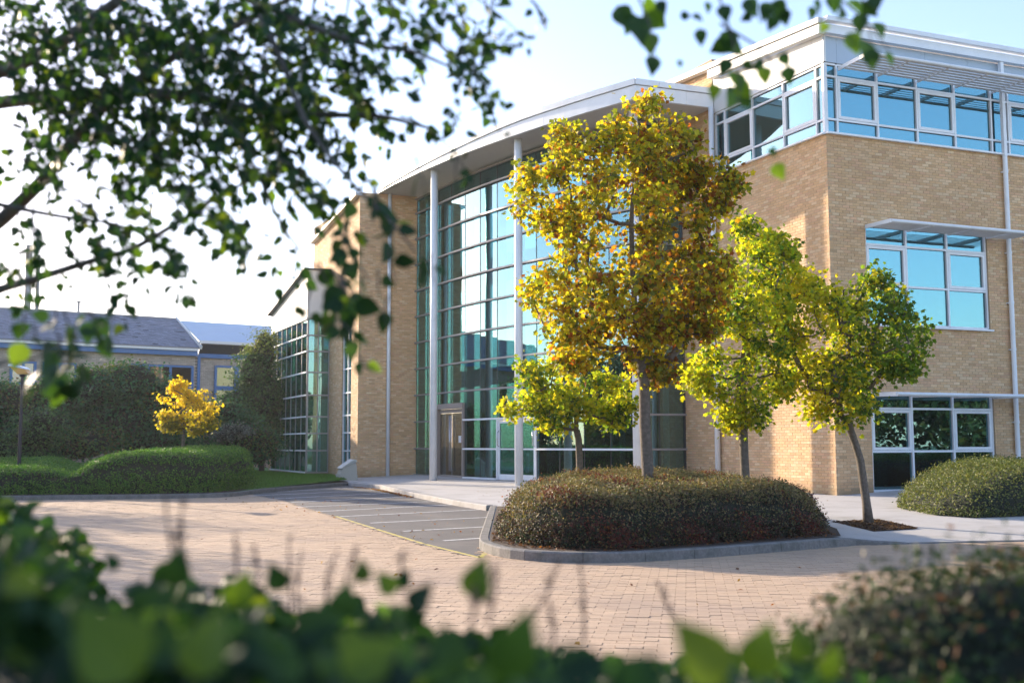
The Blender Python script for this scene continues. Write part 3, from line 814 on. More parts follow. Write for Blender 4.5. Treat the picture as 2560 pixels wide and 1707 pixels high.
# atrium
atr = [tuple(KE), *[tuple(p) for p in AP], tuple(WE), tuple(CC+uX*16), tuple(KE+uX*7+uY*3)]
ctr = np.mean(np.array(atr), axis=0)
inn = lambda f: [np.array(p)+(ctr-np.array(p))*f for p in atr]
slab('atrium_floor', M['carpet'], inn(.015), -.05, .06)
slab('gallery', M['interior'], inn(.42), 3.75, 4.15)
slab('gallery', M['interior'], inn(.42), 7.85, 8.2)
bw0 = ctr+np.array([1.5, 5.5]); 
dd = (np.array(atr[10])-np.array(atr[1])); dd = dd/np.linalg.norm(dd)
c = (np.array(AP[5]))+np.array([-dd[1], dd[0]])*7.5
if c@c < AP[5]@AP[5]: c = AP[5]-np.array([-dd[1], dd[0]])*7.5
boxobj('inner_wall', M['interior'], BL, (c[0], c[1], 5.8), (16, .15, 11.5), dd)
nin = (c-AP[5])/np.linalg.norm(c-AP[5])
for k, dpt in ((1, 1.6), (5.3, 1.5), (8.2, 1.5)):
    i = int(k); p = AP[i]+nin*dpt; column(p, .0, 11.5, .19, 'inner_column')
for s, w in ((.55, .12), (1.25, .10)):
    p = g1+(WE-g1)/np.linalg.norm(WE-g1)*s+uX*.5; column(p, 0, 11.5, w, 'inner_column')
# stair rising to the right behind the glass
stx = empty('staircase', (2.9, 37.8, .05), parent=BL)
sa_ = np.array([1.75, 38.6]); sb_ = np.array([4.5, 36.3]); su = (sb_-sa_)/np.linalg.norm(sb_-sa_); SL = np.linalg.norm(sb_-sa_)
ns = 16
for k in range(ns):
    c = sa_+su*(SL*(k+.5)/ns); boxobj('tread', M['blind'], stx, (c[0], c[1], .25+2.9*k/ns), (.27, 1.15, .045), su)
for sg in (-.6, .6):
    w = np.array([-su[1], su[0]])*sg; mb = MB(); mb.bar((*(sa_+w), .12), (*(sb_+w), 3.1), .05, .28); mb.build('stringer', M['interior'], stx)
    mb = MB(); mb.bar((*(sa_+w), 1.1), (*(sb_+w), 4.05), .04); mb.build('handrail', M['silver'], stx)
    for k in range(5):
        c = sa_+w+su*SL*(k+.3)/5; boxobj('baluster', M['silver'], stx, (c[0], c[1], .75+2.9*(k+.3)/5), (.03, .03, 1.0), su)
pb = AP[6]+(AP[7]-AP[6])*.6+nin*.7
boxobj('banner', M['poster'], BL, (pb[0], pb[1], 1.6), (.36, .03, 1.3), (1, 0))

# ================================================================== NEIGHBOURING BUILDING (slate roof, blue trim)
B0 = D(485, 878, 62)[:2]; AB = rad(34); ub = np.array([math.cos(AB), math.sin(AB)]); nb = np.array([ub[1], -ub[0]])
FB = empty('neighbouring_building', (B0[0], B0[1], 0), 'two storey brick building with grey slate roof and blue trim, behind the dark shrubs', 'building')
def fbox(name, m, s, out, z, size, parent=FB):
    c = B0+ub*s+nb*out; return boxobj(name, m, parent, (c[0], c[1], z), size, ub)
mb = MB(); c = B0-ub*15-nb*4.2; mb.box((c[0], c[1], 3.1), (30, 8, 6.6), ub, col=(.30, .23, .18)); 
c = B0+ub*6.4-nb*4.5; mb.box((c[0], c[1], 3.1), (12.4, 8, 6.6), ub, col=(.30, .23, .18))
fw = mb.build('wall', M['dark_brick_far'], FB)
# courses of brick as proud strips' worth of blocks
T = []; 
for k in range(0, 22):
    zc = 4.45+k*.09
    if zc > 6.35: break
    i = 0; s = -11.5+(.12 if k % 2 else 0)
    while s < 8.4:
        if not ((-9.55 < s < -8.3 or -7.95 < s < -6.3 or -3.8 < s < .02 or 1.35 < s < 3.9) and zc < 5.88) and not (.22 < s < .5):
            out = -.19 if s < .35 else -.49
            c = B0+ub*s+nb*out; T.append((c[0], c[1], zc))
        s += .24
T = np.array(T); n = len(T); R = np.zeros((n, 3, 3)); R[:, 0, 0] = ub[0]; R[:, 1, 0] = ub[1]; R[:, 0, 1] = nb[0]; R[:, 1, 1] = nb[1]; R[:, 2, 2] = 1
pieces('brick', 'brickwork', CUBE_V*np.array([.23, .04, .078]), BR_F, T, R, np.array([.47, .385, .31])*rng.normal(1, .10, (n, 1)), M['dark_brick_far'], fw, 0)
fbox('fascia_board', M['blue_trim'], -14.8, -.02, 6.50, (30, .26, .27)); fbox('fascia_board', M['blue_trim'], 6.4, -.40, 6.43, (12, .2, .24))
fbox('gutter', M['panel'], -14.85, .10, 6.70, (30.1, .22, .12)); fbox('gutter', M['grey_metal'], -14.85, .14, 6.79, (30.1, .16, .05))
fbox('downpipe', M['blue_trim'], .38, -.30, 3.2, (.17, .14, 6.5))
# slate roof: every slate a thin piece, rows overlapping
RW = 4.3; ZR0, ZR1 = 6.83, 8.88
sl = math.hypot(RW, ZR1-ZR0); upv = np.array([-nb[0]*RW/sl, -nb[1]*RW/sl, (ZR1-ZR0)/sl]); nrm = np.cross(np.array([*ub, 0]), upv)
if nrm[2] < 0: nrm = -nrm
rows = 30; T = []; 
for r in range(rows):
    for q in range(int(30/.30)):
        s = -29.6+q*.30+(.15 if r % 2 else 0); t = (r+.5)*sl/rows
        if s > .25-.0*t: continue
        c = np.array([*(B0+ub*s+nb*.12), ZR0])+upv*t+nrm*.02; T.append(c)
T = np.array(T); n = len(T); T += nrm*rng.normal(0, .004, (n, 1))
tilt = .05; fwd = upv*math.cos(tilt)-nrm*math.sin(tilt)*-1; Rm = np.stack([np.array([*ub, 0]), upv*math.cos(tilt)+nrm*(-math.sin(tilt)), nrm*math.cos(tilt)+upv*math.sin(tilt)], 1)
R = np.repeat(Rm[None], n, 0)
cs = np.array([.20, .21, .255])*rng.normal(1, .10, (n, 1)); dk = rng.random(n) < .025; cs[dk] *= .35
rt_ = empty('roof', (B0[0], B0[1], 6.8), parent=FB)
prism('roof_deck', M['slate'] if False else M['dark_metal'], [(*(B0-ub*29.8+nb*.1), 6.76, 6.81), (*(B0+ub*.3+nb*.1), 6.76, 6.81), (*(B0+ub*.1-nb*4.2), 6.76, 8.86), (*(B0-ub*29.8-nb*4.2), 6.76, 8.86)], rt_)
pieces('slate', 'slates', CUBE_V*np.array([.292, sl/rows*1.25, .014]), CUBE_F, T, R, cs, M['slate'], rt_, 300)
mb = MB(); a = np.array([*(B0-ub*29.8-nb*4.2), 8.90]); b = np.array([*(B0+ub*.15-nb*4.2), 8.90]); mb.bar(a, b, .3, .09); mb.build('ridge_cap', M['grey_metal'], rt_)
mb = MB(); a = np.array([*(B0+ub*.36+nb*.16), 6.84]); b = np.array([*(B0+ub*.22-nb*4.25), 8.92]); mb.bar(a, b, .13, .2); mb.build('verge_board', M['panel'], rt_)
# flat grey metal roof of the right-hand part
prism('roof', M['blue_panel'], [(*(B0+ub*.35-nb*.0), 7.18, 7.24), (*(B0+ub*12-nb*.0), 7.18, 7.24), (*(B0+ub*12-nb*3.8), 8.70, 8.76), (*(B0+ub*.35-nb*3.8), 8.70, 8.76)], FB)
fbox('gutter', M['panel'], 6.2, .04, 7.18, (11.8, .2, .16)); 
prism('soffit', M['dark_metal'], [(*(B0+ub*.4+nb*.0), 7.04, 7.10), (*(B0+ub*12+nb*.0), 7.04, 7.10), (*(B0+ub*12-nb*.42), 6.56, 6.62), (*(B0+ub*.4-nb*.42), 6.56, 6.62)], FB)
# windows
def fwin(s0, s1, z0, z1, out, panes, name='window'):
    w = empty(name, (*(B0+ub*(s0+s1)/2+nb*out), z0), parent=FB)
    def bx(nm, m, s, o, z, size): c = B0+ub*s+nb*o; return boxobj(nm, m, w, (c[0], c[1], z), size, ub)
    bx('frame', M['blue_trim'], (s0+s1)/2, out, z1-.05, (s1-s0, .12, .11)); bx('frame', M['blue_trim'], (s0+s1)/2, out, z0+.05, (s1-s0, .12, .11))
    for i in range(panes+1):
        bx('frame', M['blue_trim'], s0+(s1-s0)*i/panes, out+.003, (z0+z1)/2, (.13, .12, z1-z0))
    for i in range(panes):
        bx('pane', M['glass_clear'] if panes > 1 else M['glass'], s0+(s1-s0)*(i+.5)/panes, out-.03, (z0+z1)/2, ((s1-s0)/panes-.13, .012, z1-z0-.2))
        bx('dark_backing', M['interior_dark'], s0+(s1-s0)*(i+.5)/panes, out-.055 if panes > 1 else out-.06, (z0+z1)/2, ((s1-s0)/panes-.10, .01, z1-z0-.15))  # dark sheet standing in for the unlit room behind the pane
        if (i+panes) % 2 == 0 and False: bx('blind', M['blind'], s0+(s1-s0)*(i+.5)/panes, out-.1, (z0+z1)/2+.25, ((s1-s0)/panes-.13, .012, (z1-z0)*.6))
fwin(-3.75, -.03, 4.5, 5.80, -.13, 3); fwin(-7.9, -6.35, 4.5, 5.72, -.13, 2); fwin(-9.5, -8.35, 4.5, 5.72, -.13, 2)
fwin(1.42, 2.62, 4.62, 5.90, -.42, 1); fwin(1.42, 2.62, 3.55, 4.60, -.42, 1); fwin(2.75, 3.95, 3.8, 5.90, -.42, 1)
for nm, s, z1, r in (('flue', -8.05, 12.6, .17), ('flue', -7.55, 12.1, .10), ('vent_pipe', -5.3, 9.55, .07)):
    c = B0+ub*s-nb*4.6; mb = MB(); mb.tube([(*c, 8.2), (*c, z1)], r, 12)
    if nm == 'vent_pipe': mb.tube([(*c, z1), (*c, z1+.07)], .14, 10)
    mb.build(nm, M['grey_metal'], FB, smooth=False)

# ================================================================== VEGETATION
def unit(v): return v/(np.linalg.norm(v, axis=-1, keepdims=True)+1e-9)
def frames(nrm_, spin=None):
    """rotation matrices whose z is the leaf normal"""
    n = unit(nrm_); r = rng.normal(size=n.shape); x = unit(np.cross(n, r)); y = np.cross(n, x)
    return np.stack([x, y, n], 2)
def frames_dir(d, nrm_):
    """leaf with tip along d (local y)"""
    y = unit(d); n = nrm_-y*(np.sum(nrm_*y, 1)[:, None]); n = unit(n); x = np.cross(y, n); return np.stack([x, y, n], 2)
LEAF4_V = np.array([[0, -.5, 0], [.30, 0, .06], [0, .5, 0], [-.30, 0, .06]]); LEAF4_F = np.array([[0, 1, 2], [0, 2, 3]])
def maple_proto():
    a = [(-90, .34), (-55, .50), (-20, .74), (5, .55), (38, .92), (62, .60), (90, 1.05), (118, .60), (142, .92), (175, .55), (200, .74), (235, .50)]
    v = [[0, 0, 0]]
    for d, r in a:
        x, y = r*.5*math.cos(rad(d)), r*.5*math.sin(rad(d))+.0; v.append([x, y, -.18*abs(x)-.10*r*r*.5])
    return np.array(v), np.array([[0, i+1, (i+1) % 12+1] for i in range(12)])
MAP_V, MAP_F = maple_proto()
def ovate(nseg=7, wid=.36, tip=1.0, fold=.12, curl=.12):
    v = []; 
    for i in range(nseg+1):
        t = i/nseg; w = wid*math.sin(math.pi*t**.66)**.95*(1-.35*t**3) if 0 < t < 1 else 0
        z = -curl*(t-.3)**2
        v += [[-w, t-.0, z+fold*w], [0, t, z], [w, t, z+fold*w]]
    F = []
    for i in range(nseg):
        a = i*3; F += [[a, a+1, a+4, a+3], [a+1, a+2, a+5, a+4]]
    return np.array(v), np.array(F)
OV_V, OV_F = ovate()
OVW_V, OVW_F = ovate(8, .40, 1, .16, .35)
def join_leaves(name, P, R, size, cols, proto_v, proto_f, m, parent, kind=None, origin=None):
    k = len(proto_v); size = np.broadcast_to(size, len(P))
    V = np.einsum('nij,kj->nki', R, proto_v)*size[:, None, None]+P[:, None, :]
    F = (np.asarray(proto_f)[None]+(np.arange(len(P))*k)[:, None, None]).reshape(-1, proto_f.shape[1])
    o0 = np.array(ORI[parent.name] if parent is not None else (origin if origin is not None else (0, 0, 0)), float)
    me = np_mesh(name, V.reshape(-1, 3)-o0, F, m, np.repeat(cols, k, axis=0).clip(.002, .95))
    o = mobj(name, me, parent, tuple(o0)); return tag(o, kind=kind)
def tubes_edges(A, B, ra, rb, k=5):
    d = unit(B-A); r = np.where(np.abs(d[:, 2:3]) < .9, np.array([[0, 0, 1.0]]), np.array([[1.0, 0, 0]])); x = unit(np.cross(d, r)); y = np.cross(d, x)
    a = np.arange(k)*2*math.pi/k; c, s = np.cos(a), np.sin(a)
    ring = lambda P, rr: P[:, None, :]+rr[:, None, None]*(c[None, :, None]*x[:, None, :]+s[None, :, None]*y[:, None, :])
    V = np.concatenate([ring(A, ra), ring(B, rb)], 1).reshape(-1, 3)
    f = np.array([[j, (j+1) % k, (j+1) % k+k, j+k] for j in range(k)])
    F = (f[None]+(np.arange(len(A))*2*k)[:, None, None]).reshape(-1, 4)
    return V, F

def segdist(x, y, poly):
    P = np.array(poly); d = np.full(np.shape(x), 1e9)
    for i in range(len(P)):
        a = P[i]; b = P[(i+1) % len(P)]; ab = b-a; t = (((x-a[0])*ab[0]+(y-a[1])*ab[1])/(ab@ab)).clip(0, 1)
        d = np.minimum(d, np.hypot(x-a[0]-ab[0]*t, y-a[1]-ab[1]*t))
    return np.where(inpoly(x, y, poly), d, 0)
def tree(name, label, group, trunk, depth, lobes, ncl, nleaf, lsize, colf, rclu=.24, trunk_r=(.12, .09), leader=(), base_z=0.0, zsq=.8, leafm='leaf_maple', bark='bark', proto=None, minr=.0045, cat='tree', holes=()):
    """trunk/leader: photo survey points at the tree's own distance; lobes: crown volumes (x, y, rx, ry, depth offset)"""
    Tk = np.array([D(x, y, depth+(e[0] if e else 0)) for x, y, *e in trunk]); Tk[0][2] = base_z
    Ld = np.array([D(x, y, depth+(e[0] if e else 0)) for x, y, *e in leader]) if len(leader) else np.zeros((0, 3))
    root = empty(name, tuple(Tk[0]), label, cat, group)
    # lobes = outline of the crown as surveyed; the crown is as deep as it is wide
    LP = np.array(lobes, float); lo, hi = LP.min(0), LP.max(0); mpp = depth/FPX; cl = []; ph = rng.uniform(0, 6, 6)
    er = .11/mpp
    while len(cl) < ncl:
        q = rng.uniform(lo, hi, (400, 2)); dd_ = segdist(q[:, 0], q[:, 1], lobes); q = q[dd_ > er*.75]; dd_ = dd_[dd_ > er*.75]
        for (x, y), d_ in zip(q, dd_):
            th = min(d_*1.25+er*.6, .36*(hi[0]-lo[0]))*mpp; v = rng.uniform(-1, 1); v = math.copysign(abs(v)**.6, v)
            p = D(x, y, depth)+np.array([0, v*th, 0])
            g = math.sin(p[0]*4.6+ph[0])*math.sin(p[1]*4.1+ph[1])*math.sin(p[2]*5.2+ph[2])
            hole = sum(math.exp(-((x-hx)/hr)**2-((y-hy)/hq)**2) for hx, hy, hr, hq in holes)
            if g < .04 or rng.random() < hole: continue
            cl.append(p)
    cl = cl[:ncl]
    cl = np.array(cl)
    nodes = []; par = []; 
    chain = np.concatenate([Tk, Ld]) if len(Ld) else Tk
    # densify chain
    dense = [chain[0]]; 
    for i in range(len(chain)-1):
        m = max(1, int(np.linalg.norm(chain[i+1]-chain[i])/.3))
        for q in range(1, m+1): dense.append(chain[i]+(chain[i+1]-chain[i])*q/m)
    ntr = len(dense); top = Tk[-1]
    nodes = list(dense); par = [-1]+list(range(ntr-1))
    startz = top[2]-.02
    order = np.argsort(np.linalg.norm(cl-top, axis=1))
    tips = []
    for i in order:
        c = cl[i]; N = np.array(nodes); dv = c-N; dist = np.linalg.norm(dv, axis=1)
        pen = dist+np.where(N[:, 2] > c[2]-.12*dist, .5*(N[:, 2]-c[2]+.12*dist).clip(0), 0)+np.where(N[:, 2] < startz, 50, 0)
        j = int(np.argmin(pen)); a = nodes[j]; Ld_ = np.linalg.norm(c-a); m = max(1, int(Ld_/.22))
        prev = j; bend = np.array([0, 0, -.10*Ld_]) if abs((c-a)[2]) < Ld_*.8 else 0
        for q in range(1, m+1):
            t = q/m; p = a+(c-a)*t+bend*math.sin(math.pi*t)+(rng.normal(0, .018, 3) if q < m else 0); nodes.append(p); par.append(prev); prev = len(nodes)-1
        tips.append((prev, c))
    N = np.array(nodes); par = np.array(par); w = np.zeros(len(N)); 
    for tpi, _ in tips: w[tpi] += minr**2.1
    for i in range(len(N)-1, 0, -1):
        w[i] = max(w[i], minr**2.1); w[par[i]] += w[i] if par[i] >= 0 else 0
    r = w**(1/2.1)
    # trunk
    ktop = len([1 for i in range(ntr) if dense[i][2] <= top[2]+1e-6])
    tz = np.linspace(0, 1, ktop); rr = trunk_r[0]+(trunk_r[1]-trunk_r[0])*tz; rr[0] *= 1.25
    scale = .72*trunk_r[1]/max(r[min(ktop, len(r)-1)], 1e-6); r = np.where(np.arange(len(N)) >= ktop-1, np.minimum(r*scale, trunk_r[1]), r); r = np.maximum(r, minr)
    mb = MB(); tp = np.array(dense[:ktop]); tp[1:, :2] += rng.normal(0, .006, (ktop-1, 2)); mb.tube(tp, rr, 12); mb.build('trunk', M[bark], root, smooth=True, origin=tuple(Tk[0]))
    idx = np.array([i for i in range(1, len(N)) if i >= ktop])
    V, F = tubes_edges(N[par[idx]], N[idx], np.minimum(r[par[idx]], r[idx]*1.35), r[idx], 6)
    me = np_mesh('branches', V-np.array(ORI[root.name]), F, M[bark], smooth=True); mobj('branches', me, root, tuple(ORI[root.name]))
    # leaves
    C = np.array([c for _, c in tips]); n = ncl*nleaf; ci = np.repeat(np.arange(len(C)), nleaf)
    off = rng.normal(0, 1, (n, 3))*np.array([rclu, rclu, rclu*zsq])*.75; P = C[ci]+off
    nn = rng.normal(0, .75, (n, 3))+np.array([0, 0, .55])+unit(off)*.25
    Rm = frames_dir(unit(off+np.array([0, 0, -.10])+rng.normal(0, .12, (n, 3))), nn)
    cols = colf(P, C[ci], n)
    sz = lsize*rng.uniform(.6, 1.2, n)
    pv, pf = proto if proto else (MAP_V, MAP_F)
    join_leaves('crown', P, Rm, sz, cols, pv, pf, M[leafm], root)
    return root

def pick(cols, w, n):
    c = np.array(cols); return c[rng.choice(len(c), n, p=np.array(w)/sum(w))]*rng.normal(1, .13, (n, 1))
def col_autumn(P, C, n):  # autumn hues, with sunlit left painted brighter and shaded right darker
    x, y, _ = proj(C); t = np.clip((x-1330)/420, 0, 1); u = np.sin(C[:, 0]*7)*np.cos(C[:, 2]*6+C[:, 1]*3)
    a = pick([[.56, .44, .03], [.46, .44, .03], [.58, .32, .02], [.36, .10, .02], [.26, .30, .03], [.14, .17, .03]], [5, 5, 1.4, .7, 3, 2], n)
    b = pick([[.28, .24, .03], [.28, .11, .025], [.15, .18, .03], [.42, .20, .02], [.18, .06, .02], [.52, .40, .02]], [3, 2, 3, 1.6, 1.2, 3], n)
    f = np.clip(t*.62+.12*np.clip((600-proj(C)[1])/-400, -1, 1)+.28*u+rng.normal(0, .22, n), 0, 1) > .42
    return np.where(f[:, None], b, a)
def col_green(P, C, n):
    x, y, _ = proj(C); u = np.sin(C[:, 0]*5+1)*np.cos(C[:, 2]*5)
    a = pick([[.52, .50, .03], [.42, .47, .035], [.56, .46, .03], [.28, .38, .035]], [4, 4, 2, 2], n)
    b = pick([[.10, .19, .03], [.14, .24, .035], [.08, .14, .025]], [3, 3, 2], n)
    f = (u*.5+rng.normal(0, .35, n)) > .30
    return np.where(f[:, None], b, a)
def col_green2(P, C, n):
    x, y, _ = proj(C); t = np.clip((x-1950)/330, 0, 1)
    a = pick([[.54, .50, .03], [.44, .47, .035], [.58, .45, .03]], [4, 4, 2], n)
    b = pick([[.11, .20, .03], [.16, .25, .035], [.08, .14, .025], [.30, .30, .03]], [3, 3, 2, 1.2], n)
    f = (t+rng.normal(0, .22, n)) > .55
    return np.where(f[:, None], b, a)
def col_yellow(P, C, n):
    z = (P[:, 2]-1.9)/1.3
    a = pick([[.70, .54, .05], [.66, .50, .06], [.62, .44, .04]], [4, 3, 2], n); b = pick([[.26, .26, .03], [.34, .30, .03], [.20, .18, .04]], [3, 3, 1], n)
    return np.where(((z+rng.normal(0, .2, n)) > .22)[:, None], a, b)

GR = 'young street maples in front of the entrance'
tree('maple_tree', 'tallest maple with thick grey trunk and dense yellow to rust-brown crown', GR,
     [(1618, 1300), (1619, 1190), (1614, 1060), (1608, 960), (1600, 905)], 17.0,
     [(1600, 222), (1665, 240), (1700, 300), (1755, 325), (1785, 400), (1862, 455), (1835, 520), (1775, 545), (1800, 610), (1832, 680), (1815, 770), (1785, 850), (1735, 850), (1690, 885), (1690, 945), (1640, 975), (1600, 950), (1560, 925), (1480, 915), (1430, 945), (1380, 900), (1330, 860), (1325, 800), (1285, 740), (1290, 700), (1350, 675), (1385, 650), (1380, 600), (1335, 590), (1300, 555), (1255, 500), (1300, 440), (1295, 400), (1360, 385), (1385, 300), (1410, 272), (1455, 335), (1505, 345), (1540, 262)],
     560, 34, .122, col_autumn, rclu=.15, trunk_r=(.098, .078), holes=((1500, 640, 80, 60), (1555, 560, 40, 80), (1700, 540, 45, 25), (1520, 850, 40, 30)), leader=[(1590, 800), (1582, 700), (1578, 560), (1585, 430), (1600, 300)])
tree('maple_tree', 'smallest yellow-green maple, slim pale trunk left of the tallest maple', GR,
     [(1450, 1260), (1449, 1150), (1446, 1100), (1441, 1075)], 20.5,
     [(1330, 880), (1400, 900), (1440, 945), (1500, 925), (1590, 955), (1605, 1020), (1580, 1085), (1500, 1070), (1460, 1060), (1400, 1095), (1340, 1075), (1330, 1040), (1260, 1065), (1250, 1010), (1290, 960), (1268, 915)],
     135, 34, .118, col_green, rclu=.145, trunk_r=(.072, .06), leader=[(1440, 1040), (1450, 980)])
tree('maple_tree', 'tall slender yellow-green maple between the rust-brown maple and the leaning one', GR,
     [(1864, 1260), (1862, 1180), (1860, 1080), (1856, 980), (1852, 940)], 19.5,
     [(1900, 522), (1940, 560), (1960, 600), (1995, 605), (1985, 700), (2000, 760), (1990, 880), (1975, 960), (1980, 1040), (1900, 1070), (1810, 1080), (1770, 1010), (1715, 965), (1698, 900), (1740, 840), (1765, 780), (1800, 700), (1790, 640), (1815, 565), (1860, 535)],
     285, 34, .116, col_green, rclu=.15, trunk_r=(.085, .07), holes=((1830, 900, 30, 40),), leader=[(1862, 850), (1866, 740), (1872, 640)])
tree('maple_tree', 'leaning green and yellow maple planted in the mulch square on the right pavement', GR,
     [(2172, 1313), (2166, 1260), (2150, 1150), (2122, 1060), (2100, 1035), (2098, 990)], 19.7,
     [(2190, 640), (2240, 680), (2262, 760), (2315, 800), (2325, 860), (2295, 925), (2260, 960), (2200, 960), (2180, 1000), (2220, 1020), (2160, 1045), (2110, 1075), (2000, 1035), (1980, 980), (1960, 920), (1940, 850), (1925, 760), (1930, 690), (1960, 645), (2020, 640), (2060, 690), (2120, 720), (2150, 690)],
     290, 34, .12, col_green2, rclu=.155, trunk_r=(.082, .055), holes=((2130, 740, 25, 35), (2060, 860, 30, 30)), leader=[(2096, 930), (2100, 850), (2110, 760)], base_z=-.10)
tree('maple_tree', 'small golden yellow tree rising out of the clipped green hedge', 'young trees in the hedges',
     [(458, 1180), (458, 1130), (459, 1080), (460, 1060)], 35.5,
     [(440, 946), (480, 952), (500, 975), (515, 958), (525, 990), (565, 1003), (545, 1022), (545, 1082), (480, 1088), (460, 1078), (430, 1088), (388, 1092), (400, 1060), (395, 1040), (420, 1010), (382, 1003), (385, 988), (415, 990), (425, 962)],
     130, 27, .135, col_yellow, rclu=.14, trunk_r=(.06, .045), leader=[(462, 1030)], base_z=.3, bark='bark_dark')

# ---- hedges
def hedge(name, label, group, poly, H, edge, n, lsize, colf, z0=0.0, leafm='leaf_hedge', pw=.55, rough=.05, step=.06, spread=.05, twigs=0, core=True, out=.0, inset=.10, lump=.05, proto=None, cat='hedge', aspect=1, fade=0):
    P = np.array(poly); x0, y0 = P.min(0); x1, y1 = P.max(0); cx, cy = P.mean(0)
    root = empty(name, (cx, cy, z0), label, cat, group)
    gx = np.arange(x0-.1, x1+.1, step); gy = np.arange(y0-.1, y1+.1, step); X_, Y_ = np.meshgrid(gx, gy, indexing='ij')
    d = segdist(X_, Y_, poly); e = np.clip(d/edge, 0, 1); prof = (1-(1-e)**2)**pw
    HH = H(X_, Y_)
    wob = np.sin(X_*2.3+Y_*1.1)*np.sin(Y_*2.9-X_*.7)*lump+np.sin(X_*6.1+1)*np.sin(Y_*5.3)*lump*.4
    Z = prof*(HH+wob)
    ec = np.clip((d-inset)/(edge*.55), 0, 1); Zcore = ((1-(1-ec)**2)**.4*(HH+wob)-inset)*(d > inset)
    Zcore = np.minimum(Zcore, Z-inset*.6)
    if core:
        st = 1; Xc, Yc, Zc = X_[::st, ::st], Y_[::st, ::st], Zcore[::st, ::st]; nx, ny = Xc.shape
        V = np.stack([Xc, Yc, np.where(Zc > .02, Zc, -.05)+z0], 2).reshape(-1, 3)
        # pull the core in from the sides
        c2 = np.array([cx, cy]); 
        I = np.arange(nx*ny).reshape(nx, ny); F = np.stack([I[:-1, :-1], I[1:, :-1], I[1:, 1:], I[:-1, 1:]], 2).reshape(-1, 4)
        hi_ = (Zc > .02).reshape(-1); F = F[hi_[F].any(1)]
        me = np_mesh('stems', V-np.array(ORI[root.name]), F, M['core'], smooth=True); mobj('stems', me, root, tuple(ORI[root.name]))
    gxx, gyy = np.gradient(Z, step); area = np.sqrt(1+gxx**2+gyy**2).clip(1, 14)*(d > 0.005)*np.where((d > 0) & (d < 2.3*step), 1.6, 1)
    view = np.stack([-gxx, -gyy, np.ones_like(Z)], 2); vd = np.stack([EYE[0]-X_, EYE[1]-Y_, EYE[2]-Z], 2)
    facing = (unit(view)*unit(vd)).sum(2); area = area*np.where(facing > -.1, 1, .25)
    p = (area/area.sum()).ravel(); idx = rng.choice(p.size, n, p=p)
    i, j = np.unravel_index(idx, Z.shape)
    fx = rng.random(n)*step; fy = rng.random(n)*step
    px = gx[i]+fx-step/2; py = gy[j]+fy-step/2; pz = Z[i, j]+gxx[i, j].clip(-12, 12)*(fx-step/2)+gyy[i, j].clip(-12, 12)*(fy-step/2)
    nn = unit(np.stack([-gxx[i, j], -gyy[i, j], np.ones(n)], 1)); lowm = d[i, j] < 2.3*step; pz = np.where(lowm, rng.random(n)*np.maximum(Z[i, j], .05), pz)
    P3 = np.stack([px, py, pz.clip(0.02, None)+z0], 1)+nn*rng.normal(.0, spread, (n, 1))+rng.normal(0, spread*.5, (n, 3))
    P3[:, 2] = P3[:, 2].clip(z0+.015, None)
    ln = nn*.9+rng.normal(0, .8, (n, 3)); R = frames(ln)
    R = R*np.array([1, aspect, 1])[None, None, :]
    pv, pf = proto if proto else (LEAF4_V, LEAF4_F)
    join_leaves('foliage', P3, R, lsize*rng.uniform(.6, 1.25, n), colf(P3, nn, n), pv, pf, M[leafm], root, kind='stuff')
    if twigs:
        k = rng.choice(n, twigs); A = P3[k]-nn[k]*.10; dirs = unit(nn[k]+rng.normal(0, .6, (twigs, 3))+np.array([0, 0, .25])); Ln = rng.uniform(.08, .20, (twigs, 1))*min(1, lsize/.03)
        V, F = tubes_edges(A, A+dirs*Ln, np.full(twigs, .0035), np.full(twigs, .0018), 3)
        me = np_mesh('twigs', V-np.array(ORI[root.name]), F, M['twig']); o = mobj('twigs', me, root, tuple(ORI[root.name])); o['kind'] = 'stuff'
        # little leaves on the shoots
        q = 5; T_ = np.repeat(A, q, 0)+np.repeat(dirs*Ln, q, 0)*rng.uniform(.3, 1.05, (twigs*q, 1))
        join_leaves('shoots', T_, frames(rng.normal(size=(twigs*q, 3))), lsize*.8, colf(T_, np.repeat(nn[k], q, 0), twigs*q), pv, pf, M[leafm], root, kind='stuff')
    return root

def col_cot(P, nn, n):  # lit top and shaded sides are put into the leaf colours
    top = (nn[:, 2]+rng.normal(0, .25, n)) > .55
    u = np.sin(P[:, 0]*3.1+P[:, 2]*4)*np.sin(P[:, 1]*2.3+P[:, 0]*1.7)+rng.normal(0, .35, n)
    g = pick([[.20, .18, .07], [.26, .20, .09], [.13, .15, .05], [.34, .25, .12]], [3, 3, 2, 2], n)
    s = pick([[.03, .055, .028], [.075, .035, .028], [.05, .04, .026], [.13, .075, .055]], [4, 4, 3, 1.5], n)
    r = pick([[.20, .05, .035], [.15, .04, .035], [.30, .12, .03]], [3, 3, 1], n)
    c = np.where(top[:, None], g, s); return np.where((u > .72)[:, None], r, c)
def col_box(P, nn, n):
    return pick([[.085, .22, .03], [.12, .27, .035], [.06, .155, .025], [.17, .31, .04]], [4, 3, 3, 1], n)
def col_box2(P, nn, n):  # paler top and darker sides paint in how the light falls
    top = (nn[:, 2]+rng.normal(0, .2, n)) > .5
    return np.where(top[:, None], pick([[.17, .20, .05], [.22, .22, .06], [.12, .16, .04]], [3, 2, 2], n), pick([[.06, .09, .03], [.09, .09, .04], [.04, .06, .025]], [3, 2, 2], n))

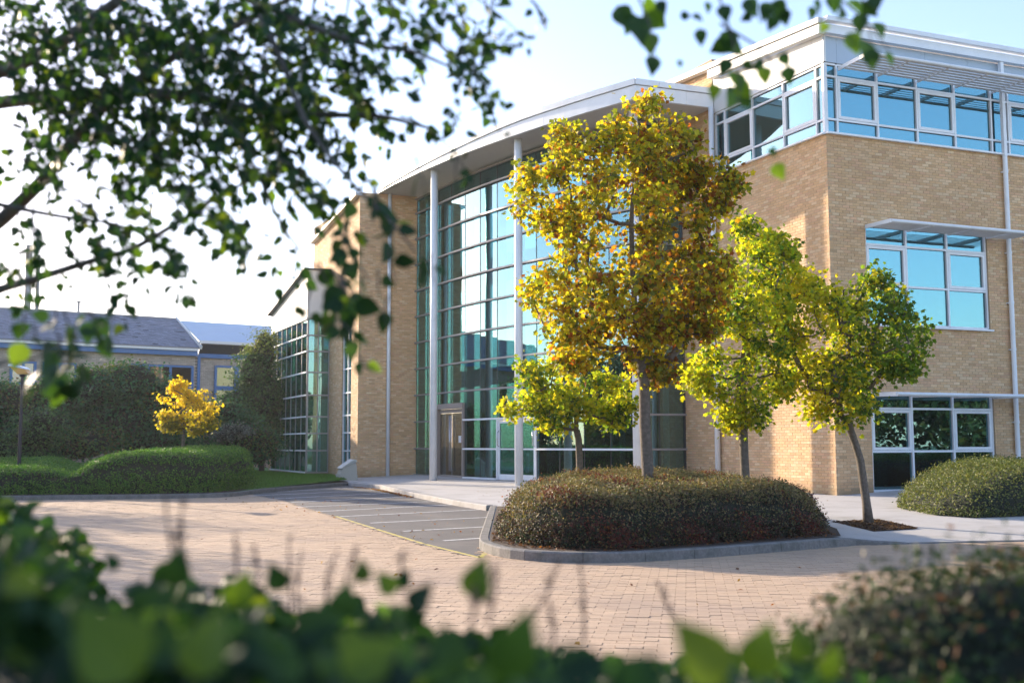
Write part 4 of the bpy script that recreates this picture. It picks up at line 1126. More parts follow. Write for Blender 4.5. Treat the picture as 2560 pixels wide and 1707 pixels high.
isl_poly = [(-.20, 16.9), (-.12, 16.0), (.14, 15.1), (.6, 14.55), (1.4, 14.42), (2.4, 15.0), (3.6, 15.85), (4.62, 16.6), (5.0, 17.8), (5.15, 19.5), (5.0, 21.2), (4.3, 22.6), (2.5, 23), (1.2, 22.4), (.5, 20), (-.05, 18)]
def H_isl(x, y):
    h = .75-.0*x; h = h-.16*np.clip((1.3-x)/1.5, 0, 1)**1.3; h = h-.17*np.clip((x-3.0)/1.8, 0, 1)-.12*np.clip((x-4.3)/.7, 0, 1)
    return h
poly_sheet('planting_bed', [(-.34, 24.4), (-.34, 16.4), (-.31, 15.67), (.02, 14.67), (.56, 14.2), (1.39, 14.13), (2.44, 14.77), (3.7, 15.6), (4.85, 16.4), (5.2, 17.8), (5.35, 19.5), (5.2, 21.4), (4.5, 23.0), (2.5, 23.4)], .012, M['soil'], kind='structure')
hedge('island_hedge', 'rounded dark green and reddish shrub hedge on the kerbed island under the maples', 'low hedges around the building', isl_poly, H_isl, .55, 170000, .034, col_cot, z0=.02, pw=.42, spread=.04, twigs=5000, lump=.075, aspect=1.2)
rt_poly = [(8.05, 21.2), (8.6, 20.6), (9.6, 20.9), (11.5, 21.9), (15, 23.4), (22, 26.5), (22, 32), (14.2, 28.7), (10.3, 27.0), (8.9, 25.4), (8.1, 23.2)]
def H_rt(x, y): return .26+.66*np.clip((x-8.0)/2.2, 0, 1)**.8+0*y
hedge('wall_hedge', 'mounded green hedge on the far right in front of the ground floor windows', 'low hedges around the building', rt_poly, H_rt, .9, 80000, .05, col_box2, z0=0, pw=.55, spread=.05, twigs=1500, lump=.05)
lf_poly = [(-24, 28.4), (-18, 29.6), (-13.9, 30.9), (-10.2, 31.3), (-8.75, 32.0), (-8.5, 33.2), (-8.4, 35.5), (-8.8, 37.8), (-10.2, 39.3), (-12.5, 39.5), (-17, 37), (-24, 34)]
def H_lf(x, y):
    a = .74+.0*x
    big = 1.16-.10*((x+10.3)/1.9)**2*(x > -10.3)-.045*((x+10.3)/1.4)**2*(x <= -10.3)+.02*(y-31)
    v = .22*np.exp(-((x+12.35+.35*(y-31))/.45)**2)
    sm = np.clip((x+12.9)/1.6, 0, 1)
    return np.maximum(.35, (a+.05*np.clip(y-32, 0, 4))*(1-sm)+np.maximum(big, .74)*sm-v)
hedge('box_hedge', 'long wavy clipped green hedge behind the left kerb', 'low hedges around the building', lf_poly, H_lf, .5, 130000, .065, col_box, z0=-.03, pw=.42, spread=.035, lump=.02)
poly_sheet('hedge_bed', [(-25, 28.0), (-13.9, 30.55), (-9.9, 31.0), (-8.35, 31.9), (-8.2, 33.4), (-8.2, 36), (-8.7, 38.2), (-10.2, 39.6), (-25, 39.6)], .0, M['soil'], kind='structure')

# ---- large shrubs and trees on the left
def shrub(name, label, group, base, lobes, depth, ncl, nleaf, lsize, colf, rcl=.34, cat='shrub', leafm='leaf_hedge', trunk=None):
    root = empty(name, (base[0], base[1], 0), label, cat, group)
    L = []
    for x, y, rx, ry, *o in lobes:
        dd = depth+(o[0] if o else 0); L.append((D(x, y, dd), rx*dd/FPX, ry*dd/FPX, min(rx, 1.4*ry)*dd/FPX))
    ar = np.array([a*b for _, a, b, _ in L]); li = rng.choice(len(L), ncl, p=ar/ar.sum()); C = []; NN = []
    for i in li:
        c, a, b, e = L[i]; a, b, e = max(a-.14, .06), max(b-.12, .05), max(e-.14, .06); v = rng.normal(size=3); v[1] = -abs(v[1]) if rng.random() < .8 else v[1]; v /= np.linalg.norm(v)
        C.append(c+v*np.array([a, e, b])*rng.uniform(.78, 1.02)); NN.append(v)
    C = np.array(C); NN = np.array(NN); n = ncl*nleaf; ci = np.repeat(np.arange(ncl), nleaf)
    off = rng.normal(0, 1, (n, 3))*np.array([rcl, rcl, rcl*.42]); P = C[ci]+off; P[:, 2] = P[:, 2].clip(.05, None)
    ln = rng.normal(0, .6, (n, 3))+np.array([0, 0, .7])+NN[ci]*.5
    join_leaves('foliage', P, frames(ln), lsize*rng.uniform(.6, 1.2, n), colf(P, C[ci], n), LEAF4_V, LEAF4_F, M[leafm], root, kind='stuff')
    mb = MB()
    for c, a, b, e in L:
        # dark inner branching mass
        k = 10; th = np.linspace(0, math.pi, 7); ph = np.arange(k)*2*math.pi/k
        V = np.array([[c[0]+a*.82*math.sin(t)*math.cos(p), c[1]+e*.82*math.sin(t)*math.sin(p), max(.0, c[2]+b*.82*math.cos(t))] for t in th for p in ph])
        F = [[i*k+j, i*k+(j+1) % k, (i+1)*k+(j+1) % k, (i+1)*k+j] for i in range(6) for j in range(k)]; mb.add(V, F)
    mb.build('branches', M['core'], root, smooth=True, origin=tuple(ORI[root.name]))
    if trunk:
        mb = MB(); mb.tube([(base[0], base[1], -.1), tuple(L[0][0])], [trunk, trunk*.6], 8); mb.build('trunk', M['bark_dark'], root, smooth=True)
    return root
def col_dark(P, C, n):
    u = np.sin(C[:, 0]*1.3)*np.cos(C[:, 2]*2.1)
    a = pick([[.035, .13, .055], [.05, .165, .055], [.025, .10, .05]], [3, 3, 2], n); b = pick([[.12, .15, .04], [.14, .09, .04], [.08, .18, .04]], [2, 1, 3], n)
    return np.where(((u+rng.normal(0, .3, n)) > .55)[:, None], b, a)
def col_mid(P, C, n):
    t = P[:, 2] > 5.6
    return np.where(t[:, None], pick([[.24, .27, .06], [.18, .24, .05]], [1, 1], n), pick([[.06, .14, .04], [.09, .18, .05], [.04, .10, .035]], [3, 3, 2], n))
def col_grey(P, C, n): return pick([[.24, .26, .25], [.16, .19, .17], [.09, .11, .09]], [1, 2, 3], n)
GS = 'large shrubs behind the clipped hedge'
b = D(300, 1100, 43)
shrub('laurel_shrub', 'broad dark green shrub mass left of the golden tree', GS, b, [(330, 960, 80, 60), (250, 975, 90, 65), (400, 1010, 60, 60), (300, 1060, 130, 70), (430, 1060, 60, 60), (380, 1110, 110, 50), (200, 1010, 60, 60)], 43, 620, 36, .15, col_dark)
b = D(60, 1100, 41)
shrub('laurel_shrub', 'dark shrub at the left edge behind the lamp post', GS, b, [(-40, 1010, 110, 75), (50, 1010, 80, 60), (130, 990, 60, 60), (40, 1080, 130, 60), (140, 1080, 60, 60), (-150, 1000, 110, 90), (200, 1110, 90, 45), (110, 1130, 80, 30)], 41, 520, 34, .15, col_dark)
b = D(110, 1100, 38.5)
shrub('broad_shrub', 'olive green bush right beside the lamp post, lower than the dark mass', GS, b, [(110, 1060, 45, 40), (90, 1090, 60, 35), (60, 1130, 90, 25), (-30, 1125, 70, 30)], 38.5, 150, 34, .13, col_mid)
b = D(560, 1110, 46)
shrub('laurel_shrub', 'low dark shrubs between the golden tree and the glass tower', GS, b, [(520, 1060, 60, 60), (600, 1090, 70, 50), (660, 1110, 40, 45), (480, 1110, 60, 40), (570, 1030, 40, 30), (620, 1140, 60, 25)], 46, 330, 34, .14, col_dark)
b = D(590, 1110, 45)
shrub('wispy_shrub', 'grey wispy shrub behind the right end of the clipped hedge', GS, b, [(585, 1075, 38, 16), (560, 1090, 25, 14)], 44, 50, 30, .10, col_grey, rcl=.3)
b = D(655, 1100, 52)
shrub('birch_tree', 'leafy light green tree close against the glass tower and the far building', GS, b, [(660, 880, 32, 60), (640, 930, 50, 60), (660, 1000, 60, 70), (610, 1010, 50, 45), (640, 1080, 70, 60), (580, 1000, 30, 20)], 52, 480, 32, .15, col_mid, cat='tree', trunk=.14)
# wood beyond the photographer, which the windows mirror
nT = 170000
ang_ = rng.uniform(rad(-165), rad(22), 170); rr_ = rng.uniform(44, 58, 170)
C = np.stack([np.cos(ang_)*rr_+10, np.sin(ang_)*rr_+18, rng.uniform(1.6, 6.2, 170)], 1)
C[:62] = np.stack([8+np.cos(rad(1)*rng.uniform(150, 215, 62))*rng.uniform(50, 60, 62), 16+np.sin(rad(1)*rng.uniform(150, 205, 62))*40, rng.uniform(1.5, 6.5, 62)], 1)
C[:62, 0] = np.minimum(C[:62, 0], -34)
ci = rng.integers(0, len(C), nT); v = unit(rng.normal(size=(nT, 3)))*rng.uniform(.6, 1, (nT, 1)); P = C[ci]+v*np.array([3.6, 3.6, 2.8]); P[:, 2] = P[:, 2].clip(0, None)
join_leaves('woodland', P, frames(v+rng.normal(0, .5, (nT, 3))), .5, pick([[.04, .08, .03], [.07, .10, .035], [.14, .13, .04]], [3, 2, .6], nT), LEAF4_V, LEAF4_F, M['leaf_hedge'], None, kind='stuff')

for cx_, cy_, cz_, r_ in ((-19.5, 27.5, 4.6, 2.1), (-24.5, 37, 5.2, 2.3), (-16.5, 19, 3.6, 1.3)):
    k = 5200; cc = unit(rng.normal(size=(60, 3)))*rng.uniform(.4, 1, (60, 1))*np.array([r_, r_, r_*1.1])+np.array([cx_, cy_, cz_]); ci = rng.integers(0, 60, k)
    P = cc[ci]+rng.normal(0, .28, (k, 3)); join_leaves('woodland', P, frames(rng.normal(size=(k, 3))), .17, pick([[.06, .12, .04], [.2, .2, .04]], [3, 1], k), LEAF4_V, LEAF4_F, M['leaf_hedge'], None, kind='stuff')
    mb = MB(); mb.tube([(cx_, cy_, -.3), (cx_+.1, cy_, cz_-r_*.5), (cx_, cy_, cz_+r_*.6)], [.13, .09, .03], 8); o = mb.build('woodland', M['bark_dark'], None); o['kind'] = 'stuff'

# ================================================================== FOREGROUND BRANCHES AND HEDGE (out of focus in the photograph)
def col_birch(n, bright=.2):
    a = pick([[.028, .070, .022], [.042, .098, .027], [.025, .06, .032], [.038, .08, .042]], [3, 3, 2, 2], n); b = pick([[.16, .28, .03], [.24, .30, .03]], [2, 1], n)
    return np.where((rng.random(n) < bright)[:, None], b, a)
def leaf_objs(parent, P, d, nrm_, size, cols, proto=(OV_V, OV_F), nmax=300, m='leaf_fore', stuffname='leaves'):
    R = frames_dir(d, nrm_)*np.asarray(size)[:, None, None]
    pieces('leaf', stuffname, proto[0], proto[1], P, R, cols.clip(.002, .9), M[m], parent, nmax, nvar=8)
br = empty('birch_tree', (-3.4, 3.4, 0), 'overhanging birch with drooping leafy branches filling the upper left', 'tree')
mb = MB(); mb.tube([(-3.4, 3.4, -.3), (-3.35, 3.45, 1.2), (-3.2, 3.5, 2.6), (-3.0, 3.6, 4.2), (-2.9, 3.7, 6.0)], [.17, .14, .12, .09, .05], 14); mb.build('trunk', M['bark_dark'], br, smooth=True)
BRS = [  # branch survey: (x, y, distance), base radius, tip radius
 ([(-420, 760, 3.5), (-150, 660, 3.5), (0, 555, 3.5), (110, 450, 3.45), (208, 318, 3.4), (300, 230, 3.4), (420, 150, 3.3), (600, 60, 3.2), (760, -20, 3.1)], .029, .008),
 ([(-420, 330, 3.6), (0, 255, 3.5), (219, 236, 3.4), (351, 228, 3.3), (548, 252, 3.2), (686, 290, 3.1), (830, 288, 3.0), (960, 290, 2.9), (1090, 325, 2.85)], .026, .004),
 ([(-400, 900, 3.4), (-150, 800, 3.3), (0, 722, 3.2), (75, 702, 3.2), (219, 655, 3.1), (329, 625, 3.1), (440, 560, 3.0), (560, 480, 3.0), (700, 420, 2.9)], .017, .004),
 ([(-420, 180, 3.7), (0, 188, 3.6), (180, 90, 3.5), (300, 0, 3.4), (420, -120, 3.4)], .030, .012),
 ([(300, -200, 3.2), (560, -30, 3.0), (760, 60, 2.9), (900, 110, 2.8), (1040, 130, 2.75), (1130, 170, 2.7)], .014, .003),
 ([(600, -60, 2.9), (700, 140, 2.8), (760, 300, 2.7), (830, 400, 2.6), (900, 480, 2.5), (980, 555, 2.4), (1040, 632, 2.35)], .009, .002),
 ([(-260, 1010, 2.4), (-100, 960, 2.35), (0, 905, 2.3), (70, 898, 2.3), (150, 880, 2.25)], .006, .002),
 ([(-300, 470, 3.2), (-60, 500, 3.1), (140, 540, 3.0), (300, 560, 2.9), (460, 640, 2.85)], .011, .002),
 ([(560, 300, 3.0), (640, 420, 2.9), (700, 560, 2.8), (760, 640, 2.7), (830, 700, 2.6), (870, 780, 2.55)], .006, .0015)]
bm_ = MB(); BP = []
for pts, r0, r1 in BRS:
    Q = np.array([D(*p) for p in pts]); 
    # smooth
    t = np.linspace(0, len(Q)-1, len(Q)*4); Qs = np.stack([np.interp(t, np.arange(len(Q)), Q[:, k]) for k in range(3)], 1)
    Qs[1:-1] = (Qs[:-2]+2*Qs[1:-1]+Qs[2:])/4
    rs = np.linspace(r0, r1, len(Qs)); q = MB(); q.tube(Qs, rs, 8); q.build('branch', M['bark_dark'], br, smooth=True); BP.append((Qs, rs))
# hanging twigs with leaves: (cx, cy, rx, ry, number of twigs, distance, bright share)
LOB = [(120, 70, 240, 110, 34, 3.3, .12), (420, 90, 220, 110, 30, 3.2, .18), (720, 80, 200, 110, 26, 3.0, .22), (960, 60, 150, 90, 13, 2.9, .2), (1110, 50, 60, 50, 4, 2.8, .25),
       (130, 230, 190, 90, 18, 3.3, .15), (380, 260, 190, 90, 24, 3.2, .22), (640, 250, 170, 90, 24, 3.1, .28), (860, 220, 120, 80, 9, 3.0, .25), (1130, 150, 50, 50, 4, 2.75, .2), (1180, 170, 40, 40, 2, 2.7, .1),
       (80, 400, 110, 90, 9, 3.2, .15), (300, 400, 150, 80, 14, 3.1, .2), (520, 390, 130, 80, 13, 3.0, .25), (720, 370, 100, 70, 7, 2.9, .3), (900, 320, 60, 50, 3, 2.8, .2), (1060, 330, 50, 40, 1, 2.7, .2),
       (330, 540, 170, 60, 8, 3.0, .15), (560, 520, 120, 60, 7, 2.9, .2), (120, 560, 120, 60, 5, 3.1, .15), (780, 490, 60, 60, 4, 2.7, .2), (330, 650, 110, 40, 4, 3.0, .15), (560, 600, 80, 40, 3, 2.9, .2), (50, 690, 70, 40, 3, 3.0, .1)]
LOB += [(-420, 300, 300, 260, 30, 3.3, .1), (-900, 200, 320, 320, 44, 3.4, .1), (-1450, 250, 340, 340, 44, 3.4, .1), (-600, 700, 260, 200, 26, 3.3, .1), (-1100, 750, 330, 240, 40, 3.3, .1), (-1700, 700, 300, 260, 36, 3.2, .1)]  # unseen crown outside the frame, added to shade the near hedge
P = []; Dr = []; Nn = []; Sz = []; Bt = []; tw = MB(); ntw = 0
def leaf_twig(S0, dir0, Ln, nl, size, bright, tdir=-.9):
    global ntw
    pts = [S0]; d = dir0/np.linalg.norm(dir0)
    for k in range(6):
        d = unit(d+np.array([.05, 0, tdir*.22])+rng.normal(0, .10, 3)); pts.append(pts[-1]+d*Ln/6)
    pts = np.array(pts); tw.tube(pts, np.linspace(.0028, .0009, 7), 4, cap=False)
    for q in range(nl):
        t = rng.uniform(.12, 1)*6; i = min(int(t), 5); b = pts[i]+(pts[i+1]-pts[i])*(t-i)
        side = unit(rng.normal(0, 1, 3)+np.array([0, 0, -.9])+unit(pts[i+1]-pts[i])*.5)
        P.append(b+side*.012*(1 if b[0] > -9 else 1)); Dr.append(side); Nn.append(rng.normal(0, 1, 3)+np.array([0, -.3, .25])); Sz.append(size*rng.uniform(.6, 1.25)); Bt.append(bright)
for cx, cy, rx, ry, k, dep, brt in LOB:
    for _ in range(int(k*(1.7 if cy < 300 and cx < 700 else 1.3))):
        x = cx+rng.normal()*rx*.55; y = cy+rng.normal()*ry*.5; dp = dep+rng.uniform(-.35, .35)
        S0 = D(x, y, dp)+np.array([-.03, 0, .06]); leaf_twig(S0, np.array([rng.normal(.5, .5), rng.normal(0, .4), rng.normal(-.3, .3)]), rng.uniform(.16, .30), int(rng.integers(10, 19)), .035, brt)
# the few leaves that hang clear of the mass
CLEAR = [(345, 690), (290, 700), (360, 720), (470, 690), (465, 715), (455, 740), (680, 700), (690, 640), (715, 610), (742, 660), (750, 690), (735, 700), (640, 560), (590, 600), (790, 560), (620, 640)]
for x, y in CLEAR:
    S0 = D(x, y-30, 2.9); leaf_twig(S0, np.array([.2, 0, -1.0]), .06, 3, .036, .1)
for cx, cy, k, dep, sz in ((125, 905, 4, 2.25, .05), (130, 870, 5, 2.2, .052), (190, 860, 5, 2.2, .05), (210, 800, 4, 2.3, .045), (100, 815, 5, 2.3, .05), (150, 780, 4, 2.3, .045), (245, 790, 3, 2.3, .04), (170, 920, 3, 2.2, .05),
                            (790, 700, 5, 2.4, .05), (850, 730, 6, 2.4, .055), (880, 680, 4, 2.4, .05), (820, 790, 5, 2.35, .055), (870, 820, 4, 2.35, .05), (865, 880, 2, 2.35, .05), (775, 745, 3, 2.4, .05),
                            (830, 560, 3, 2.5, .045), (900, 480, 4, 2.5, .05), (940, 520, 4, 2.45, .05), (960, 570, 4, 2.45, .05), (880, 600, 4, 2.5, .048), (1040, 420, 2, 2.3, .055), (965, 680, 2, 2.35, .05), (985, 700, 2, 2.35, .045),
                            (1095, 690, 3, 2.3, .045), (1130, 410, 2, 2.4, .04), (990, 760, 1, 2.3, .05), (1110, 330, 3, 2.7, .045), (1140, 290, 2, 2.7, .04), (1165, 200, 2, 2.7, .04), (1340, 20, 5, 2.6, .035), (1250, 10, 2, 2.6, .03)):
    for _ in range(max(1, k//2)):
        S0 = D(cx+rng.normal(0, 18), cy-28+rng.normal(0, 14), dep+rng.uniform(-.1, .1)); leaf_twig(S0, np.array([rng.normal(.2, .5), 0, -.6]), .07, 2+k//3, sz, .15)
o = tw.build('twig', M['bark_dark'], br, origin=tuple(ORI[br.name])); o['kind'] = 'stuff'
P = np.array(P); n = len(P); bt = rng.random(n) < np.array(Bt); ca_ = col_birch(n, 0); cb_ = col_birch(n, 1); cols = np.where(bt[:, None], cb_, ca_)
leaf_objs(br, P, np.array(Dr), np.array(Nn), np.array(Sz), cols)

# twigs hanging into the top right
ht = empty('hanging_branch', tuple(D(1900, -150, 2.4)), 'drooping leafy sprays hanging into the top right over the flat roof', 'branch')
tw = MB(); P = []; Dr = []; Nn = []; Sz = []; Bt = []
for pts in ([(1500, -160, 2.3), (1590, -20, 2.2), (1625, 60, 2.15), (1640, 150, 2.15)], [(1700, -160, 2.4), (1790, -30, 2.3), (1830, 90, 2.25), (1850, 200, 2.2), (1845, 260, 2.2)], [(1850, -160, 2.5), (1880, -20, 2.5), (1900, 60, 2.5)],
            [(1800, 60, 2.3), (1900, 120, 2.3), (1950, 180, 2.3), (1955, 250, 2.3)], [(2000, -160, 2.5), (2080, -20, 2.5), (2160, 50, 2.45), (2225, 130, 2.4)], [(2100, -160, 2.5), (2150, -20, 2.5), (2180, 110, 2.45)], [(2030, -100, 2.5), (2045, 10, 2.5), (2050, 60, 2.5)], [(1930, 300, 2.4), (1945, 420, 2.35)]):
    Q = np.array([D(*p) for p in pts]); t = np.linspace(0, len(Q)-1, 14); Qs = np.stack([np.interp(t, np.arange(len(Q)), Q[:, k]) for k in range(3)], 1); 
    if pts[0][1] < 290: tw.tube(Qs, np.linspace(.0035, .001, 14), 5)
HL = [(1560, 45, 62, -60), (1575, 60, 55, -110), (1640, 50, 70, -30), (1600, 75, 75, -80), (1625, 110, 55, -85), (1632, 165, 50, -90), (1620, 15, 40, -120), (1655, 20, 38, -60), (1745, 45, 30, -30), (1752, 95, 42, -75), (1715, 40, 28, 10),
      (1812, 35, 45, -80), (1800, 118, 58, -150), (1835, 120, 60, -30), (1820, 105, 55, -95), (1812, 170, 45, -120), (1845, 205, 62, -70), (1832, 245, 60, -110), (1860, 225, 50, -50), (1785, 230, 40, -95), (1870, 165, 30, -45), (1865, 255, 40, -60),
      (1878, 20, 50, -60), (1865, 45, 30, -150), (1915, 30, 48, -110), (1950, 25, 52, -50), (1962, 45, 40, -80), (1930, 60, 40, -120), (1895, 165, 40, -150), (1912, 190, 44, -80), (1962, 150, 36, -60), (1972, 190, 44, -85), (2030, 35, 34, -90), (2045, 15, 30, -60),
      (2085, 10, 50, -80), (2105, 30, 52, -110), (2140, 15, 50, -60), (2150, 60, 48, -95), (2175, 25, 50, -50), (2135, 110, 55, -60), (2165, 125, 60, -100), (2200, 75, 44, -70), (2225, 148, 36, -60), (2180, 150, 50, -80), (2190, 5, 46, -90), (1948, 430, 44, -65), (1932, 380, 26, -70), (1700, 160, 20, -80), (1770, 20, 28, -80), (2060, 70, 30, -120)]
for x, y, s, a in HL:
    dp = rng.uniform(2.2, 2.45); c = D(x, y, dp); L = s/FPX*dp*1.15; d = np.array([math.cos(rad(a)), rng.normal(0, .25), math.sin(rad(a))])
    P.append(c-unit(d)*L*.5); Dr.append(d); Nn.append(np.array([rng.normal(0, .4), -1, rng.normal(.1, .4)])); Sz.append(L); Bt.append(.2)
tw.build('twig', M['bark_dark'], ht, origin=tuple(ORI[ht.name]))
n = len(P); leaf_objs(ht, np.array(P), np.array(Dr), np.array(Nn), np.array(Sz), np.where((rng.random(n) < .2)[:, None], col_birch(n, 1), col_birch(n, 0)), (OVW_V, OVW_F))

# near hedge: broad-leaved bramble-like growth right below the lens
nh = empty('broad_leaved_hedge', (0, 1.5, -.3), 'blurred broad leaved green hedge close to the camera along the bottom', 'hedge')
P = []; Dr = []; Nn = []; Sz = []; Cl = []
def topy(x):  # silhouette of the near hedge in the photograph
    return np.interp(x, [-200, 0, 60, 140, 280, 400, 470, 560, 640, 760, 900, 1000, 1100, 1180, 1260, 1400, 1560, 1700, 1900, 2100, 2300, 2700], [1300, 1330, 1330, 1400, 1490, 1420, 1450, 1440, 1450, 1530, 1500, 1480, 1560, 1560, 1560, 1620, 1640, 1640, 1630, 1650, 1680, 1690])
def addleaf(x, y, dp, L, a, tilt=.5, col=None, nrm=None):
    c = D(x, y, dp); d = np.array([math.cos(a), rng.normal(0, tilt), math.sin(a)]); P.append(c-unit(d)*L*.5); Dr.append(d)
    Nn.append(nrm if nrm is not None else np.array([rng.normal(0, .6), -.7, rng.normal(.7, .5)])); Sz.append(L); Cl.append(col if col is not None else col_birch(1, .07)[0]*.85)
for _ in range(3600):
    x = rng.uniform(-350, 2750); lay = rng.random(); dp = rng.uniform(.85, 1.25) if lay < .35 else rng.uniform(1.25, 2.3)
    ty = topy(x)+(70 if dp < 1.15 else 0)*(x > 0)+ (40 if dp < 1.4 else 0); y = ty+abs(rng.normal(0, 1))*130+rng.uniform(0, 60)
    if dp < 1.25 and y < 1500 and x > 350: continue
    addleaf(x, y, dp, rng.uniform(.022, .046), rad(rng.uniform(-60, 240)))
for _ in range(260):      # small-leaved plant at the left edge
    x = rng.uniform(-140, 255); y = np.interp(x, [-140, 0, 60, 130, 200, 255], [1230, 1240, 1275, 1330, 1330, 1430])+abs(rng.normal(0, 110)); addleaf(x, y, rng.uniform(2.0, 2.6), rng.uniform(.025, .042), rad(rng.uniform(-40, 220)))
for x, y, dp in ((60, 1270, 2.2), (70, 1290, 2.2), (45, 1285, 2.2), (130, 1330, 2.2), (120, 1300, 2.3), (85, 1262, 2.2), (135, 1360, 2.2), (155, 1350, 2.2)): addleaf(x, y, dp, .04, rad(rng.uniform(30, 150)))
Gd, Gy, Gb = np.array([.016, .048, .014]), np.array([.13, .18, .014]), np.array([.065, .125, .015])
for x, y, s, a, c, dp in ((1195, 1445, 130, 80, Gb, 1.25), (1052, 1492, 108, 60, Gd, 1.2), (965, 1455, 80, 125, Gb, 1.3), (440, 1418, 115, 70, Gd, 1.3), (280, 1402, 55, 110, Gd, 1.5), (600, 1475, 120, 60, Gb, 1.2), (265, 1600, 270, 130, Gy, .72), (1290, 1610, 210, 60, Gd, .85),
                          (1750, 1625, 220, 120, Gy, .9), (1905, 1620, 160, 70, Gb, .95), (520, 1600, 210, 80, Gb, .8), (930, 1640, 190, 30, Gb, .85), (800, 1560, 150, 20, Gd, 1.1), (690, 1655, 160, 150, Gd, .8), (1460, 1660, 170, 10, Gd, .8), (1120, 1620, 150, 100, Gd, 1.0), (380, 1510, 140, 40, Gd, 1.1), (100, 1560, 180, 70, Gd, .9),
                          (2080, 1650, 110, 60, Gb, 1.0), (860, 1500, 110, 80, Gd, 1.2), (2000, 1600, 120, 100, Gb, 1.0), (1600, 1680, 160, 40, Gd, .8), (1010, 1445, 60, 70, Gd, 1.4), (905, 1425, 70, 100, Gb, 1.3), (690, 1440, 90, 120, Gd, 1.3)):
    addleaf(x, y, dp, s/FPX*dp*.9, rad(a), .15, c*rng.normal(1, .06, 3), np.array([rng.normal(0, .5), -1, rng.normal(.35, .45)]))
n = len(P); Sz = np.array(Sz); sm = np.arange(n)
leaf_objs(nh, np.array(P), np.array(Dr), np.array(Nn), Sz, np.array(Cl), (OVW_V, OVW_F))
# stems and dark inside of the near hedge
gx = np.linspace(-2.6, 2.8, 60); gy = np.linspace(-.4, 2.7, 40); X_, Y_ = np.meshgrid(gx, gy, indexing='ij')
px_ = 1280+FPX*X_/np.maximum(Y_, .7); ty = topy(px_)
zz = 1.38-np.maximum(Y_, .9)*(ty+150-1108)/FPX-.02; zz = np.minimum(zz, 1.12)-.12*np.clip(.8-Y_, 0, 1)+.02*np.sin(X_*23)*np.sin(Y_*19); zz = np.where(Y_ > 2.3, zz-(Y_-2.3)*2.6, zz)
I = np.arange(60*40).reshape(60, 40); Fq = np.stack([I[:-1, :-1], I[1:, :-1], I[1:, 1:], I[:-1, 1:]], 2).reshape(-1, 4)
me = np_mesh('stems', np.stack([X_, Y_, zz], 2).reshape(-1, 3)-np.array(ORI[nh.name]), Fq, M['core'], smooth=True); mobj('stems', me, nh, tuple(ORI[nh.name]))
# thin bare shoots standing out of the hedge
tw = MB()
for x0, y0, x1, y1, dp in ((440, 1420, 412, 1235, 1.5), (440, 1420, 458, 1235, 1.5), (470, 1420, 440, 1330, 1.4), (590, 1440, 585, 1330, 1.6), (640, 1460, 635, 1360, 1.6), (730, 1560, 722, 1340, 1.7), (745, 1560, 752, 1390, 1.7), (815, 1520, 840, 1380, 1.6), (870, 1540, 890, 1360, 1.6), (1000, 1480, 1005, 1380, 1.5),
                            (1175, 1560, 1190, 1460, 1.2), (1220, 1560, 1235, 1400, 1.3), (1320, 1560, 1400, 1400, 1.6), (1460, 1600, 1450, 1400, 1.7), (1380, 1640, 1370, 1500, 1.5), (1700, 1560, 1640, 1450, 2.0)):
    a = D(x0, y0, dp); b = D(x1, y1, dp); m_ = (a+b)/2+rng.normal(0, .006, 3); tw.tube([a, m_, b], [.0022, .0018, .001], 4)
    for q in range(9):
        t = rng.uniform(.3, 1); c = a+(b-a)*t; d = unit(rng.normal(0, 1, 3)+np.array([0, 0, .6])); tw.bar(c, c+d*rng.uniform(.006, .014), .0022, .0022)
o = tw.build('shoot', M['twig'], nh, origin=tuple(ORI[nh.name])); o['kind'] = 'stuff'
# fine-leaved shrub in the bottom right corner
def H_br(x, y):
    px = 1280+FPX*x/np.maximum(y, 1); ty = np.interp(px, [1250, 1500, 1700, 1850, 2000, 2200, 2400, 2600, 3000], [1790, 1710, 1625, 1560, 1525, 1480, 1445, 1415, 1390])
    return (1.38-y*(ty-1108)/FPX)+.30
hedge('cotoneaster_shrub', 'blurred small leaved dark shrub in the bottom right foreground', None, [(.25, 1.9), (.6, 1.6), (1.5, 1.5), (2.4, 1.7), (2.7, 3.0), (1.9, 3.3), (1.15, 3.15), (.6, 2.8)], H_br, .33, 70000, .016,
      lambda P, nn, n: pick([[.04, .07, .025], [.06, .095, .03], [.08, .06, .03], [.20, .08, .025], [.03, .05, .02]], [4, 3, 2, .5, 3], n), z0=-.3, pw=.4, spread=.022, twigs=1500, lump=.03, aspect=1.3, cat='shrub', step=.03, inset=.03)

# ================================================================== SMALL THINGS
# lamp post in the clipped hedge
lp = D(47, 1180, 33.0); lx, ly = lp[0], lp[1]; TZ = 1.38+33*(1108-938)/FPX
root = empty('lamp_post', (lx, ly, .3), 'black lamp post with slanted amber lantern at the left edge', 'lamp post')
mb = MB(); mb.tube([(lx, ly, .3), (lx, ly, .62), (lx, ly, .64), (lx, ly, TZ)], [.085, .085, .055, .045], 12); mb.build('post', M['black_metal'], root, smooth=False)
mb = MB(); mb.tube([(lx, ly, TZ-.02), (lx, ly, TZ+.05), (lx, ly, TZ+.07)], [.06, .10, .05], 12); mb.build('collar', M['black_metal'], root)
def hull(name, m, V, F4, parent): mb = MB(); mb.add(V, F4); return mb.build(name, m, parent)
z0_, z1_ = TZ+.07, TZ+.27
V = [(lx-.10, ly-.14, z0_), (lx+.24, ly-.14, z0_), (lx+.24, ly+.14, z0_), (lx-.10, ly+.14, z0_), (lx-.34, ly-.19, z1_+.04), (lx+.12, ly-.19, z1_-.06), (lx+.12, ly+.19, z1_-.06), (lx-.34, ly+.19, z1_+.04)]
